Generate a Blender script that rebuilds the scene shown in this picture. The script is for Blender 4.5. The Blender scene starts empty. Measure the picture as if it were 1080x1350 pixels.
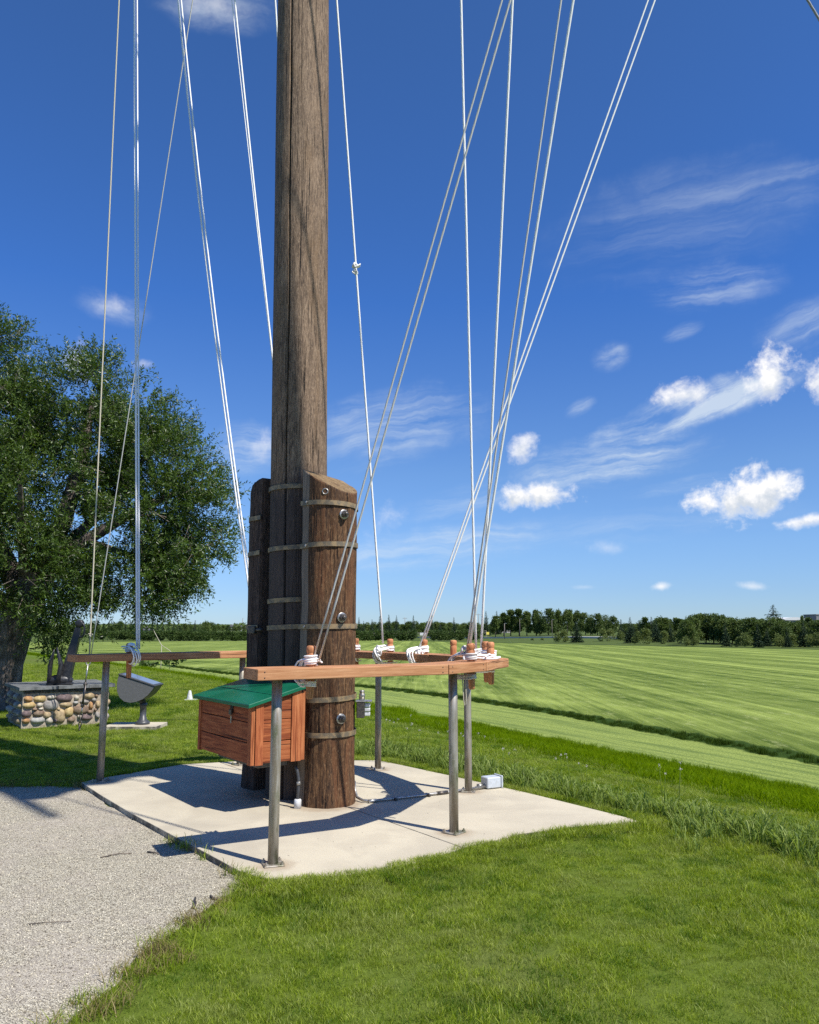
import bpy, math, random
import numpy as np
from mathutils import Vector, Matrix, noise as mnoise
R = math.radians
random.seed(7)
RNG = np.random.default_rng(11)
SC = bpy.context.scene
COL = SC.collection

# ------------------------------------------------------------------ camera
PITCH = math.atan(152 / 1050)
cd = bpy.data.cameras.new('camera')
cam = bpy.data.objects.new('camera', cd)
COL.objects.link(cam)
cam.location = (0, 0, 1.6)
cam.rotation_euler = (math.pi / 2 + PITCH, 0, 0)
cd.sensor_fit = 'HORIZONTAL'
cd.sensor_width = 36
cd.lens = 35.0
cd.clip_start = 0.05
cd.clip_end = 9000
SC.camera = cam
SC.view_settings.view_transform = 'Standard'
SC.view_settings.look = 'None'
SC.view_settings.gamma = 1
SC.view_settings.use_curve_mapping = False
SC.view_settings.exposure = 0.42
SC.cycles.max_bounces = 8
SC.cycles.transparent_max_bounces = 12
SC.cycles.use_denoising = False
SC.cycles.sample_clamp_indirect = 6

# ------------------------------------------------------------------ sun
SUN_DIR = Vector((0.788 * math.cos(R(53.6)), -0.615 * math.cos(R(53.6)), math.sin(R(53.6)))).normalized()
sl = bpy.data.lights.new('sun', 'SUN')
sl.energy = 5.0
sl.angle = R(0.53)
sl.color = (1.0, 0.955, 0.88)
so = bpy.data.objects.new('sun', sl)
COL.objects.link(so)
so.rotation_euler = SUN_DIR.to_track_quat('Z', 'Y').to_euler()
so.location = (6, -5, 14)


# ------------------------------------------------------------------ node helper
class NT:
    def __init__(s, tree):
        s.t = tree
        s.t.nodes.clear()

    def n(s, kind, ins=None, **props):
        nd = s.t.nodes.new(kind)
        for k, v in props.items():
            setattr(nd, k, v)
        for k, v in (ins or {}).items():
            s.set(nd, k, v)
        return nd

    def set(s, nd, k, v):
        sock = nd.inputs[k]
        if isinstance(v, bpy.types.NodeSocket):
            s.t.links.new(v, sock)
        elif isinstance(v, bpy.types.Node):
            s.t.links.new(v.outputs[0], sock)
        else:
            if hasattr(sock, 'default_value'):
                if isinstance(v, (tuple, list)) and len(v) == 3 and len(sock.default_value) == 4:
                    v = (*v, 1)
                sock.default_value = v

    def m(s, op, a, b=0.0, c=None, clamp=False):
        nd = s.n('ShaderNodeMath', operation=op, use_clamp=clamp)
        s.set(nd, 0, a)
        s.set(nd, 1, b)
        if c is not None:
            s.set(nd, 2, c)
        return nd.outputs[0]

    def vm(s, op, a, b=(0, 0, 0)):
        nd = s.n('ShaderNodeVectorMath', operation=op)
        s.set(nd, 0, a)
        s.set(nd, 1, b)
        return nd.outputs[1] if op in ('DOT_PRODUCT', 'LENGTH', 'DISTANCE') else nd.outputs[0]

    def mix(s, f, a, b, mode='MIX'):
        nd = s.n('ShaderNodeMix', data_type='RGBA', blend_type=mode)
        nd.clamp_factor = True
        s.set(nd, 0, f)
        s.set(nd, 6, a)
        s.set(nd, 7, b)
        return nd.outputs[2]

    def ss(s, x, lo, hi):
        nd = s.n('ShaderNodeMapRange', interpolation_type='SMOOTHSTEP')
        s.set(nd, 0, x)
        s.set(nd, 1, lo)
        s.set(nd, 2, hi)
        return nd.outputs[0]

    def noise(s, vec, scale, detail=4, rough=0.55, dist=0.0):
        nd = s.n('ShaderNodeTexNoise')
        if vec is not None:
            s.set(nd, 'Vector', vec)
        s.set(nd, 'Scale', scale)
        s.set(nd, 'Detail', detail)
        s.set(nd, 'Roughness', rough)
        s.set(nd, 'Distortion', dist)
        return nd.outputs[0]

    def ramp(s, f, stops):
        nd = s.n('ShaderNodeValToRGB')
        s.set(nd, 0, f)
        el = nd.color_ramp.elements
        while len(el) < len(stops):
            el.new(0.5)
        for e, (p, c) in zip(el, stops):
            e.position = p
            e.color = (*c, 1)
        return nd.outputs[0]

    def scale(s, vec, sc):
        nd = s.n('ShaderNodeMapping')
        s.set(nd, 'Vector', vec)
        s.set(nd, 'Scale', sc)
        return nd.outputs[0]


# ------------------------------------------------------------------ world: sky and clouds
def pdir(px, py):
    """unit direction of a point of the sky, from azimuth and elevation tangents"""
    u = (px - 540) / 1050
    v = -(py - 675) / 1050
    return Vector((u, math.cos(PITCH) - v * math.sin(PITCH), math.sin(PITCH) + v * math.cos(PITCH))).normalized()


world = bpy.data.worlds.new('World')
SC.world = world
world.use_nodes = True
W = NT(world.node_tree)
sky = W.n('ShaderNodeTexSky', sky_type='NISHITA', sun_disc=False)
sky.sun_elevation = R(53.6)
sky.sun_rotation = R(127.7)
sky.altitude = 900
sky.air_density = 1.0
sky.dust_density = 0.1
sky.ozone_density = 3.0
tc = W.n('ShaderNodeTexCoord')
vec = W.vm('NORMALIZE', tc.outputs['Generated'])
spz = W.n('ShaderNodeSeparateXYZ', {0: vec})
# low air is a clean pale blue that day, not yellow
tint = W.ramp(W.m('MAXIMUM', spz.outputs[2], 0.0), [(0.0, (0.37, 0.51, 0.78)), (0.045, (0.40, 0.53, 0.79)), (0.10, (0.46, 0.60, 0.83)), (0.19, (0.48, 0.64, 0.86)), (0.39, (0.30, 0.58, 1.0)), (0.64, (0.36, 0.61, 0.94))])
skyc = W.n('ShaderNodeHueSaturation', {'Color': W.mix(1.0, sky.outputs[0], tint, 'MULTIPLY'), 'Saturation': 1.0, 'Value': 1.14 * 1.3, 'Hue': 0.5})
base = skyc.outputs[0]
nz = W.noise(vec, 26, 9, 0.62, 0.3)
nzb = W.noise(vec, 9, 5, 0.6, 0.0)
nfine = W.noise(vec, 75, 6, 0.6)


def blob(px, py, hw, hh, rot=0.0, amp=1.5, soft=0.35, gain=1.0, nsrc=None, xpow=False):
    c = pdir(px, py)
    r = c.cross(Vector((0, 0, 1))).normalized()
    u = r.cross(c).normalized()
    if rot:
        q = Matrix.Rotation(R(rot), 3, c)
        # rotate the pair so that positive rot lifts the right hand end
        r2 = r * math.cos(R(rot)) + u * math.sin(R(rot))
        u2 = -r * math.sin(R(rot)) + u * math.cos(R(rot))
        r, u = r2, u2
    a = W.vm('DOT_PRODUCT', vec, tuple(r / (hw / 1050)))
    b = W.vm('DOT_PRODUCT', vec, tuple(u / (hh / 1050)))
    front = W.m('GREATER_THAN', W.vm('DOT_PRODUCT', vec, tuple(c)), 0.5)
    d = W.m('SQRT', W.m('ADD', W.m('MULTIPLY', a, a), W.m('MULTIPLY', b, b)))
    nn = W.m('ADD', W.m('MULTIPLY', W.m('SUBTRACT', nsrc if nsrc is not None else nz, 0.5), amp * 2.1), W.m('MULTIPLY', W.m('SUBTRACT', nfine, 0.5), amp * 0.9))
    e = W.m('ADD', W.m('SUBTRACT', 1.0, d), nn)
    dens = W.m('MULTIPLY', W.m('MULTIPLY', W.ss(e, -0.04, soft * 2.1), front), gain)
    return dens, b, e


# thin streaks of high cloud: stretched noise, each patch turned its own way
def streak(px, py, hw, hh, rot, gain, sx=6.0, sy=60.0):
    c = pdir(px, py)
    r = c.cross(Vector((0, 0, 1))).normalized()
    u = r.cross(c).normalized()
    r2 = r * math.cos(R(rot)) + u * math.sin(R(rot))
    u2 = -r * math.sin(R(rot)) + u * math.cos(R(rot))
    a = W.vm('DOT_PRODUCT', vec, tuple(r2))
    b = W.vm('DOT_PRODUCT', vec, tuple(u2))
    wob = W.m('MULTIPLY', W.m('SUBTRACT', nzb, 0.5), 0.045)
    cv = W.n('ShaderNodeCombineXYZ')
    W.set(cv, 0, W.m('MULTIPLY', a, sx))
    W.set(cv, 1, W.m('MULTIPLY', W.m('ADD', b, wob), sy))
    W.set(cv, 2, px * 0.013)
    ns = W.noise(cv.outputs[0], 1.0, 8, 0.62, 0.12)
    aa = W.m('DIVIDE', a, hw / 1050)
    bb = W.m('DIVIDE', b, hh / 1050)
    front = W.m('GREATER_THAN', W.vm('DOT_PRODUCT', vec, tuple(c)), 0.5)
    d = W.m('SQRT', W.m('ADD', W.m('MULTIPLY', aa, aa), W.m('MULTIPLY', bb, bb)))
    mask = W.m('MULTIPLY', W.ss(W.m('SUBTRACT', 1.0, W.m('ADD', d, W.m('MULTIPLY', W.m('SUBTRACT', nz, 0.5), 0.7))), 0.0, 0.75), front)
    return W.m('MULTIPLY', W.m('MULTIPLY', W.ss(ns, 0.30, 0.82), mask), gain * 1.15)


wisps = None
for a in [(915, 537, 165, 30, 16, 1.5, 6, 40), (800, 606, 150, 40, 6, 0.85), (900, 290, 190, 80, 3, 0.20, 4, 40), (940, 378, 95, 34, -2, 0.40, 6, 60),
          (575, 722, 180, 32, 6, 0.75, 4, 50), (1055, 430, 60, 34, 18, 0.45), (520, 560, 150, 60, 10, 0.5), (640, 655, 160, 26, 12, 0.28),
          (330, 590, 60, 40, 5, 0.6), (150, 405, 50, 25, -8, 0.5, 10, 30), (285, 10, 75, 30, 4, 0.5, 10, 30), (806, 470, 30, 22, 12, 0.55, 14, 40),
          (900, 437, 30, 12, 14, 0.45), (765, 537, 26, 12, 25, 0.5), (900, 640, 90, 12, 8, 0.3), (760, 700, 330, 26, 4, 0.22), (1000, 250, 160, 30, -4, 0.2)]:
    s_ = streak(*a)
    wisps = s_ if wisps is None else W.m('ADD', wisps, s_)
cum = None
shade = None
for a in [(988, 652, 74, 33, 8, 0.95, 0.32, 1.0), (712, 652, 52, 21, 4, 0.95, 0.34, 1.0), (688, 592, 27, 18, 35, 1.2, 0.5, 0.8), (893, 520, 40, 20, 10, 1.2, 0.5, 0.9),
          (1018, 494, 44, 27, 32, 1.6, 0.5, 0.95), (1088, 502, 26, 26, 10, 1.2, 0.4, 0.9), (1062, 687, 40, 11, 8, 0.8, 0.4, 0.9), (872, 773, 17, 7, 6, 0.8, 0.5, 0.75),
          (992, 773, 22, 6, -8, 0.8, 0.6, 0.5), (801, 722, 26, 11, 0, 0.9, 0.8, 0.35), (97, 478, 26, 24, 20, 1.2, 0.6, 0.7), (152, 405, 27, 14, -8, 1.3, 0.8, 0.4),
          (340, 588, 42, 22, 5, 1.4, 0.9, 0.55), (500, 690, 34, 22, 40, 1.4, 0.9, 0.5), (190, 480, 18, 10, 0, 1.2, 0.7, 0.5), (280, 4, 50, 16, 0, 1.4, 0.9, 0.4),
          (770, 774, 18, 4, 0, 0.8, 0.7, 0.25), (1050, 622, 14, 8, 0, 1.3, 0.8, 0.5)]:
    dn, b, e = blob(*a)
    cum = dn if cum is None else W.m('MAXIMUM', cum, dn)
    if a[2] > 25:
        sh = W.m('MULTIPLY', W.ss(W.m('SUBTRACT', W.m('MULTIPLY', b, -1.0), W.m('MULTIPLY', W.m('SUBTRACT', nfine, 0.5), 2.2)), -0.35, 0.75), W.m('MULTIPLY', dn, 1.0))
        shade = sh if shade is None else W.m('MAXIMUM', shade, sh)
ccol = W.mix(shade, (10.2, 10.0, 9.8), (5.6, 6.2, 7.0))
skyw = W.mix(W.m('MINIMUM', wisps, 0.75), base, (6.6, 7.5, 8.4))
final = W.mix(W.m('MINIMUM', cum, 0.97), skyw, ccol)
bg = W.n('ShaderNodeBackground', {'Color': final, 'Strength': 0.082})
wo = W.n('ShaderNodeOutputWorld', {'Surface': bg.outputs[0]})


# ------------------------------------------------------------------ materials
def mat(name):
    m = bpy.data.materials.new(name)
    m.use_nodes = True
    t = NT(m.node_tree)
    b = t.n('ShaderNodeBsdfPrincipled')
    o = t.n('ShaderNodeOutputMaterial', {'Surface': b.outputs[0]})
    t.b = b
    t.o = o
    return m, t


def bump(t, h, strength=0.3, dist=0.01):
    bn = t.n('ShaderNodeBump', {'Height': h, 'Strength': strength, 'Distance': dist})
    t.set(t.b, 'Normal', bn.outputs[0])


def wood(name, stops, axis=2, fine=60.0, stretch=0.035, rough=0.75, bst=0.5, bd=0.004, dark=None, var=0.35, tar=None, pits=0.0):
    m, t = mat(name)
    tcn = t.n('ShaderNodeTexCoord')
    oi = t.n('ShaderNodeObjectInfo')
    off = t.vm('SCALE', (7.3, 3.1, 5.7))
    add = t.n('ShaderNodeVectorMath', operation='MULTIPLY_ADD')
    cr = t.n('ShaderNodeCombineXYZ', {0: oi.outputs['Random'], 1: oi.outputs['Random'], 2: oi.outputs['Random']})
    t.set(add, 0, cr.outputs[0])
    t.set(add, 1, (17.0, 9.0, 23.0))
    t.set(add, 2, tcn.outputs['Object'])
    v = add.outputs[0]
    sc = [fine] * 3
    sc[axis] = fine * stretch
    v1 = t.scale(v, tuple(sc))
    sc2 = [fine * 0.25] * 3
    sc2[axis] = fine * stretch * 0.35
    v2 = t.scale(v, tuple(sc2))
    n1 = t.noise(v1, 1.0, 6, 0.65, 0.6)
    n2 = t.noise(v2, 1.0, 4, 0.6, 1.2)
    n3 = t.noise(v, 3.0, 3, 0.5)
    f = t.m('ADD', t.m('MULTIPLY', n1, 0.55), t.m('ADD', t.m('MULTIPLY', n2, 0.30), t.m('MULTIPLY', n3, 0.15)))
    col = t.ramp(f, stops)
    vary = t.m('ADD', 1 - var / 2, t.m('MULTIPLY', oi.outputs['Random'], var))
    hs = t.n('ShaderNodeHueSaturation', {'Color': col, 'Value': vary})
    col = hs.outputs[0]
    if dark:
        # big weather stains that follow the grain
        sc3 = [7.0] * 3
        sc3[axis] = 0.9
        n4 = t.noise(t.scale(v, tuple(sc3)), 1.0, 5, 0.6, 0.8)
        col = t.mix(t.ss(n4, 0.48, 0.72), col, dark)
    t.set(t.b, 'Base Color', col)
    t.set(t.b, 'Roughness', rough)
    t.set(t.b, 'Specular IOR Level', 0.25)
    # long drying checks
    sc5 = [fine * 0.8] * 3
    sc5[axis] = fine * 0.012
    n5 = t.noise(t.scale(v, tuple(sc5)), 1.0, 3, 0.5, 0.3)
    chk = t.ss(n5, 0.30, 0.40)
    h = t.m('ADD', t.m('MULTIPLY', n1, 0.6), t.m('MULTIPLY', chk, 0.7))
    bump(t, h, bst, bd)
    col2 = t.mix(t.m('SUBTRACT', 1.0, chk), col, tuple(c * 0.35 for c in stops[0][1]))
    if pits:
        # short bright and dark nicks across the grain
        sc6 = [fine * 0.9] * 3
        sc6[axis] = fine * 0.30
        n6 = t.noise(t.scale(v, tuple(sc6)), 1.0, 3, 0.7)
        col2 = t.mix(t.m('MULTIPLY', t.ss(n6, 0.56, 0.68), pits), col2, stops[-1][1])
        col2 = t.mix(t.m('MULTIPLY', t.ss(n6, 0.44, 0.33), pits), col2, stops[0][1])
    if tar:  # shade around the foot of the mast, painted into the wood colour
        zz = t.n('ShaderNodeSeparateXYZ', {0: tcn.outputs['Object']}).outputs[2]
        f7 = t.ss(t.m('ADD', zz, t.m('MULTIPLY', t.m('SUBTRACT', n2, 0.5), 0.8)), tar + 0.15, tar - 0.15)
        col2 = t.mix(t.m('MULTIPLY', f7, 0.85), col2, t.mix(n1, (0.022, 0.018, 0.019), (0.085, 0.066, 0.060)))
    t.set(t.b, 'Base Color', col2)
    return m


M = {}
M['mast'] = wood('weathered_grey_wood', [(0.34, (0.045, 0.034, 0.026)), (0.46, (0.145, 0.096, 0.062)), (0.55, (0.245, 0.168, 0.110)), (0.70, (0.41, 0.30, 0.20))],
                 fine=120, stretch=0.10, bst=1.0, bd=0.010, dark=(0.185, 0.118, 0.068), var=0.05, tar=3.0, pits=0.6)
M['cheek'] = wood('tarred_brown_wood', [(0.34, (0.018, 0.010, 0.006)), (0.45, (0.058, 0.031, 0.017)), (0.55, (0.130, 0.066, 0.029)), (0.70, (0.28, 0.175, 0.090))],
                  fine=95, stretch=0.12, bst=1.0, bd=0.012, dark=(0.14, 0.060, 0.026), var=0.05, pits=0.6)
M['cheekshade'] = wood('shade_toned_wood', [(0.34, (0.014, 0.010, 0.009)), (0.45, (0.048, 0.032, 0.025)), (0.55, (0.095, 0.062, 0.046)), (0.70, (0.19, 0.13, 0.095))], fine=95, stretch=0.12, bst=1.0, bd=0.012, var=0.05, pits=0.5)  # cheek wood again, with the rear log's shade put into its colour
M['cheekgrey'] = wood('weathered_cut_face', [(0.3, (0.085, 0.065, 0.05)), (0.5, (0.19, 0.15, 0.115)), (0.7, (0.33, 0.27, 0.21))], fine=60, bst=0.7, var=0.05)
M['endgrain'] = wood('weathered_end_grain', [(0.3, (0.09, 0.055, 0.026)), (0.5, (0.19, 0.125, 0.06)), (0.7, (0.34, 0.25, 0.14))], fine=42, stretch=0.5, bst=1.0, dark=(0.11, 0.065, 0.03), var=0.05)
M['cedar'] = wood('stained_cedar_plank', [(0.30, (0.20, 0.075, 0.032)), (0.46, (0.39, 0.18, 0.082)), (0.56, (0.48, 0.245, 0.120)), (0.72, (0.58, 0.35, 0.20))],
                  axis=0, fine=70, stretch=0.05, bst=0.6, bd=0.003, var=0.22)
M['box'] = wood('red_cedar_siding', [(0.30, (0.095, 0.020, 0.007)), (0.46, (0.215, 0.054, 0.018)), (0.56, (0.33, 0.105, 0.036)), (0.72, (0.38, 0.135, 0.056))],
                axis=0, fine=55, stretch=0.06, bst=0.7, bd=0.004, var=0.25)
M['boxv'] = wood('red_cedar_trim', [(0.30, (0.13, 0.030, 0.010)), (0.46, (0.27, 0.074, 0.026)), (0.56, (0.43, 0.150, 0.056)), (0.72, (0.56, 0.24, 0.105))],
                 axis=2, fine=55, stretch=0.06, bst=0.7, bd=0.004, var=0.25)
M['pin'] = wood('turned_wooden_pin', [(0.30, (0.28, 0.105, 0.045)), (0.46, (0.44, 0.18, 0.080)), (0.6, (0.56, 0.26, 0.12)), (0.75, (0.62, 0.33, 0.17))],
                axis=2, fine=90, stretch=0.04, bst=0.3, bd=0.002, rough=0.55, var=0.2)


def simple(name, col, rough=0.5, metal=0.0, nscale=None, col2=None, bst=0.0, spec=0.5, det=5, lo=0.4, hi=0.6, coord='Object', bd=0.003):
    m, t = mat(name)
    t.set(t.b, 'Roughness', rough)
    t.set(t.b, 'Metallic', metal)
    t.set(t.b, 'Specular IOR Level', spec)
    if nscale:
        tcn = t.n('ShaderNodeTexCoord')
        n = t.noise(tcn.outputs[coord], nscale, det, 0.6)
        t.set(t.b, 'Base Color', t.mix(t.ss(n, lo, hi), col, col2 or tuple(c * 0.7 for c in col)))
        if bst:
            bump(t, n, bst, bd)
        t.set(t.b, 'Roughness', t.m('ADD', rough - 0.1, t.m('MULTIPLY', n, 0.2)))
    else:
        t.set(t.b, 'Base Color', (*col, 1))
    return m


# galvanised pipe: dull zinc with brown and green tarnish running down it
m, t = mat('tarnished_steel_pipe')
tcn = t.n('ShaderNodeTexCoord')
n1 = t.noise(t.scale(tcn.outputs['Object'], (30, 30, 2.0)), 1.0, 5, 0.6)
n2 = t.noise(t.scale(tcn.outputs['Object'], (9, 9, 3.0)), 1.0, 5, 0.65)
n3 = t.noise(tcn.outputs['Object'], 90, 3, 0.6)
c = t.mix(t.ss(n1, 0.4, 0.62), (0.40, 0.37, 0.32), (0.24, 0.20, 0.145))
c = t.mix(t.ss(n2, 0.48, 0.66), c, (0.165, 0.17, 0.10))
c = t.mix(t.m('MULTIPLY', t.ss(n3, 0.55, 0.7), 0.5), c, (0.40, 0.38, 0.34))
t.set(t.b, 'Base Color', c)
t.set(t.b, 'Metallic', 0.4)
t.set(t.b, 'Roughness', t.m('ADD', 0.33, t.m('MULTIPLY', n2, 0.3)))
M['pipe'] = m
M['strap'] = simple('old_steel_strap', (0.33, 0.23, 0.12), 0.55, 0.35, 14, (0.16, 0.13, 0.09), 0.2)
M['steel'] = simple('galvanised_steel', (0.50, 0.49, 0.46), 0.38, 0.8, 60, (0.30, 0.28, 0.25))
M['darksteel'] = simple('dark_steel', (0.075, 0.07, 0.068), 0.42, 0.6, 40, (0.13, 0.11, 0.09))
M['black'] = simple('black_painted_iron', (0.018, 0.018, 0.022), 0.42, 0.1, 30, (0.035, 0.034, 0.036), 0.3)
M['green'] = simple('green_roof_metal', (0.004, 0.105, 0.052), 0.30, 0.0, 3.5, (0.007, 0.130, 0.068), 0.0, lo=0.35, hi=0.65)
M['greyside'] = simple('grey_lamp_side_panel', (0.13, 0.127, 0.124), 0.5, 0.0, 40, (0.11, 0.108, 0.105))
M['charcoal'] = simple('charcoal_powder_coat', (0.045, 0.047, 0.052), 0.42, 0.0, 40, (0.06, 0.062, 0.066))
M['pvc'] = simple('white_plastic', (0.62, 0.63, 0.64), 0.35, 0.0, 25, (0.5, 0.5, 0.49))
M['lightgrey'] = simple('light_grey_plastic', (0.50, 0.54, 0.58), 0.4, 0.0, 25, (0.44, 0.47, 0.50))
M['flag'] = simple('white_cloth', (0.7, 0.7, 0.7), 0.8)
m, t = mat('lamp_glass')
t.set(t.b, 'Base Color', (0.16, 0.19, 0.23, 1))
t.set(t.b, 'Roughness', 0.06)
t.set(t.b, 'Specular IOR Level', 1.0)
M['glass'] = m
# rope: laid strands as diagonal relief
for nm, c1, c2 in (('rope', (0.90, 0.89, 0.87), (0.76, 0.74, 0.71)), ('ropegrey', (0.30, 0.30, 0.30), (0.20, 0.20, 0.20)), ('ropetan', (0.55, 0.50, 0.38), (0.38, 0.34, 0.25)),
                   ('ropeold', (0.66, 0.64, 0.61), (0.44, 0.42, 0.39))):
    m, t = mat(nm + '_laid_line')
    uv = t.n('ShaderNodeAttribute', attribute_name='ruv')
    sp = t.n('ShaderNodeSeparateXYZ', {0: uv.outputs['Vector']})
    ph = t.m('ADD', t.m('MULTIPLY', sp.outputs[0], 3 * 6.2832), t.m('MULTIPLY', sp.outputs[1], 75.0))
    w = t.m('ADD', 0.5, t.m('MULTIPLY', t.m('SINE', ph), 0.5))
    t.set(t.b, 'Base Color', t.mix(t.ss(w, 0.0, 0.45), c2, c1))
    t.set(t.b, 'Roughness', 0.75)
    bump(t, w, 0.25, 0.002)
    M[nm] = m

# concrete: sand coloured broom finish with dark pores
m, t = mat('concrete')
g = t.n('ShaderNodeNewGeometry').outputs['Position']
n1 = t.noise(g, 1.3, 6, 0.6, 0.4)
n2 = t.noise(g, 55, 5, 0.75)
n3 = t.noise(g, 150, 3, 0.7)
c = t.mix(t.ss(n1, 0.35, 0.68), (0.52, 0.465, 0.345), (0.425, 0.378, 0.283))
c = t.mix(t.m('MULTIPLY', t.ss(n2, 0.52, 0.75), 0.45), c, (0.30, 0.26, 0.21))
c = t.mix(t.m('MULTIPLY', t.ss(n3, 0.54, 0.72), 0.8), c, (0.22, 0.19, 0.15))
c = t.mix(t.m('MULTIPLY', t.ss(n3, 0.46, 0.36), 0.5), c, (0.66, 0.60, 0.47))
n5 = t.noise(g, 0.55, 4, 0.7, 1.5)
c = t.mix(t.m('MULTIPLY', t.ss(n5, 0.50, 0.60), 0.22), c, (0.30, 0.26, 0.20))
vo = t.n('ShaderNodeTexVoronoi', {'Vector': g, 'Scale': 7.0})
c = t.mix(t.m('MULTIPLY', t.ss(vo.outputs['Distance'], 0.055, 0.035), 0.8), c, (0.09, 0.07, 0.055))
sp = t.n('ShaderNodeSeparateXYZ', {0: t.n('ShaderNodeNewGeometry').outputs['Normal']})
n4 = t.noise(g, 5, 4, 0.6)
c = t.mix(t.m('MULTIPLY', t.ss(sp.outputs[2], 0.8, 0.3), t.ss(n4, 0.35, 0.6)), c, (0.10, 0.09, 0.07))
dmin = None
for (sx_, sy_) in ((-0.93, 5.71), (0.35, 6.56), (0.58, 8.15), (-0.36, 9.40), (-2.0, 9.70), (-3.25, 8.68), (-0.77, 7.60), (-1.30, 8.1)):
    dd_ = t.vm('DISTANCE', g, (sx_, sy_, 0.0))
    if (sx_, sy_) in ((-0.77, 7.60), (-1.30, 8.1)): dd_ = t.m('SUBTRACT', dd_, 0.20)
    dmin = dd_ if dmin is None else t.m('MINIMUM', dmin, dd_)
c = t.mix(t.m('MULTIPLY', t.ss(t.m('ADD', dmin, t.m('MULTIPLY', t.m('SUBTRACT', t.noise(g, 9, 5, 0.7), 0.5), 0.22)), 0.20, 0.06), 0.5), c, (0.24, 0.155, 0.085))
t.set(t.b, 'Base Color', c)
t.set(t.b, 'Roughness', 0.9)
bump(t, t.m('ADD', t.m('MULTIPLY', n3, 0.5), t.m('MULTIPLY', n2, 0.5)), 0.35, 0.004)
M['concrete'] = m

# chip seal path: pale stone chips bedded in dark binder
m, t = mat('chip_gravel')
g = t.n('ShaderNodeNewGeometry').outputs['Position']
vo = t.n('ShaderNodeTexVoronoi', {'Vector': t.vm('ADD', g, t.n('ShaderNodeTexNoise', {'Vector': g, 'Scale': 60.0}).outputs['Color']), 'Scale': 85.0, 'Randomness': 1.0})
vo.inputs['Vector'].links and None
vo2 = t.n('ShaderNodeTexVoronoi', {'Vector': g, 'Scale': 155.0}, feature='F1')
n1 = t.noise(g, 0.9, 5, 0.6)
n2 = t.noise(g, 14, 5, 0.65)
cellc = t.n('ShaderNodeSeparateColor', {0: vo2.outputs['Color']})
c = t.ramp(cellc.outputs[0], [(0.0, (0.17, 0.148, 0.105)), (0.3, (0.40, 0.36, 0.265)), (0.62, (0.56, 0.51, 0.385)), (1.0, (0.78, 0.72, 0.56))])
c = t.mix(t.ss(vo2.outputs['Distance'], 0.48, 0.70), c, (0.085, 0.075, 0.055))
c = t.mix(t.m('MULTIPLY', t.ss(n2, 0.5, 0.72), 0.45), c, (0.21, 0.175, 0.145))
c = t.mix(t.m('MULTIPLY', t.ss(n1, 0.42, 0.65), 0.35), c, (0.44, 0.38, 0.32))
t.set(t.b, 'Base Color', c)
t.set(t.b, 'Roughness', 0.85)
bump(t, t.m('SUBTRACT', 1.0, vo2.outputs['Distance']), 0.9, 0.006)
M['gravel'] = m
m, t = mat('stone_chip')
oi = t.n('ShaderNodeObjectInfo')
t.set(t.b, 'Base Color', t.ramp(oi.outputs['Random'], [(0.0, (0.12, 0.10, 0.075)), (0.4, (0.34, 0.30, 0.22)), (1.0, (0.66, 0.60, 0.46))]))
t.set(t.b, 'Roughness', 0.8)
M['chip'] = m

# turf under and beyond the modelled blades
m, t = mat('terrain_turf')
g = t.n('ShaderNodeNewGeometry').outputs['Position']
A = lambda k: t.n('ShaderNodeAttribute', attribute_name=k).outputs['Fac']
ts, tl, tf, ss_, qq = A('ts'), A('tl'), A('tf'), A('sacross'), A('salong')
ng = t.noise(g, 3.0, 6, 0.65)
nf = t.noise(g, 22, 5, 0.65)
nl = t.noise(g, 0.35, 5, 0.6)
ngr = t.noise(t.scale(g, (1.0, 1.0, 1.0)), 60, 4, 0.7)
edgej = t.m('MULTIPLY', t.m('SUBTRACT', ng, 0.5), 0.5)
ts_ = t.m('ADD', ts, edgej)
tl_ = t.m('ADD', tl, t.m('MULTIPLY', edgej, 0.8))
lawn = t.mix(nf, (0.055, 0.085, 0.008), (0.145, 0.195, 0.026))
lawn = t.mix(t.m('MULTIPLY', t.ss(nl, 0.45, 0.62), 0.5), lawn, (0.12, 0.135, 0.040))
slope = t.mix(t.ss(nf, 0.3, 0.7), (0.060, 0.110, 0.002), (0.105, 0.165, 0.004))
slope = t.mix(t.m('MULTIPLY', t.ss(nl, 0.42, 0.62), 0.6), slope, (0.105, 0.165, 0.018))
strip = t.mix(t.ss(nf, 0.36, 0.66), (0.160, 0.212, 0.045), (0.30, 0.362, 0.092))
# fine mower streaks that run along the strip
sv = t.n('ShaderNodeCombineXYZ', {0: t.m('MULTIPLY', ss_, 3.4), 1: t.m('MULTIPLY', qq, 0.16)})
ns = t.noise(sv.outputs[0], 1.0, 6, 0.7, 0.2)
strip = t.mix(t.m('MULTIPLY', t.ss(ns, 0.47, 0.60), 0.8), strip, (0.115, 0.165, 0.040))
# field: alternate mowing lanes. lanes parallel to the edge, a block of straight lanes, and cross lanes on the far left
spx = t.n('ShaderNodeSeparateXYZ', {0: g})
warp = t.m('MULTIPLY', t.m('SUBTRACT', nl, 0.5), 2.6)


def lanes(coord, period, sharp=0.35, w=1.0):
    s1 = t.m('SINE', t.m('ADD', t.m('MULTIPLY', coord, 6.2832 / period), t.m('MULTIPLY', warp, w)))
    return t.ss(s1, -sharp, sharp)


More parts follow.
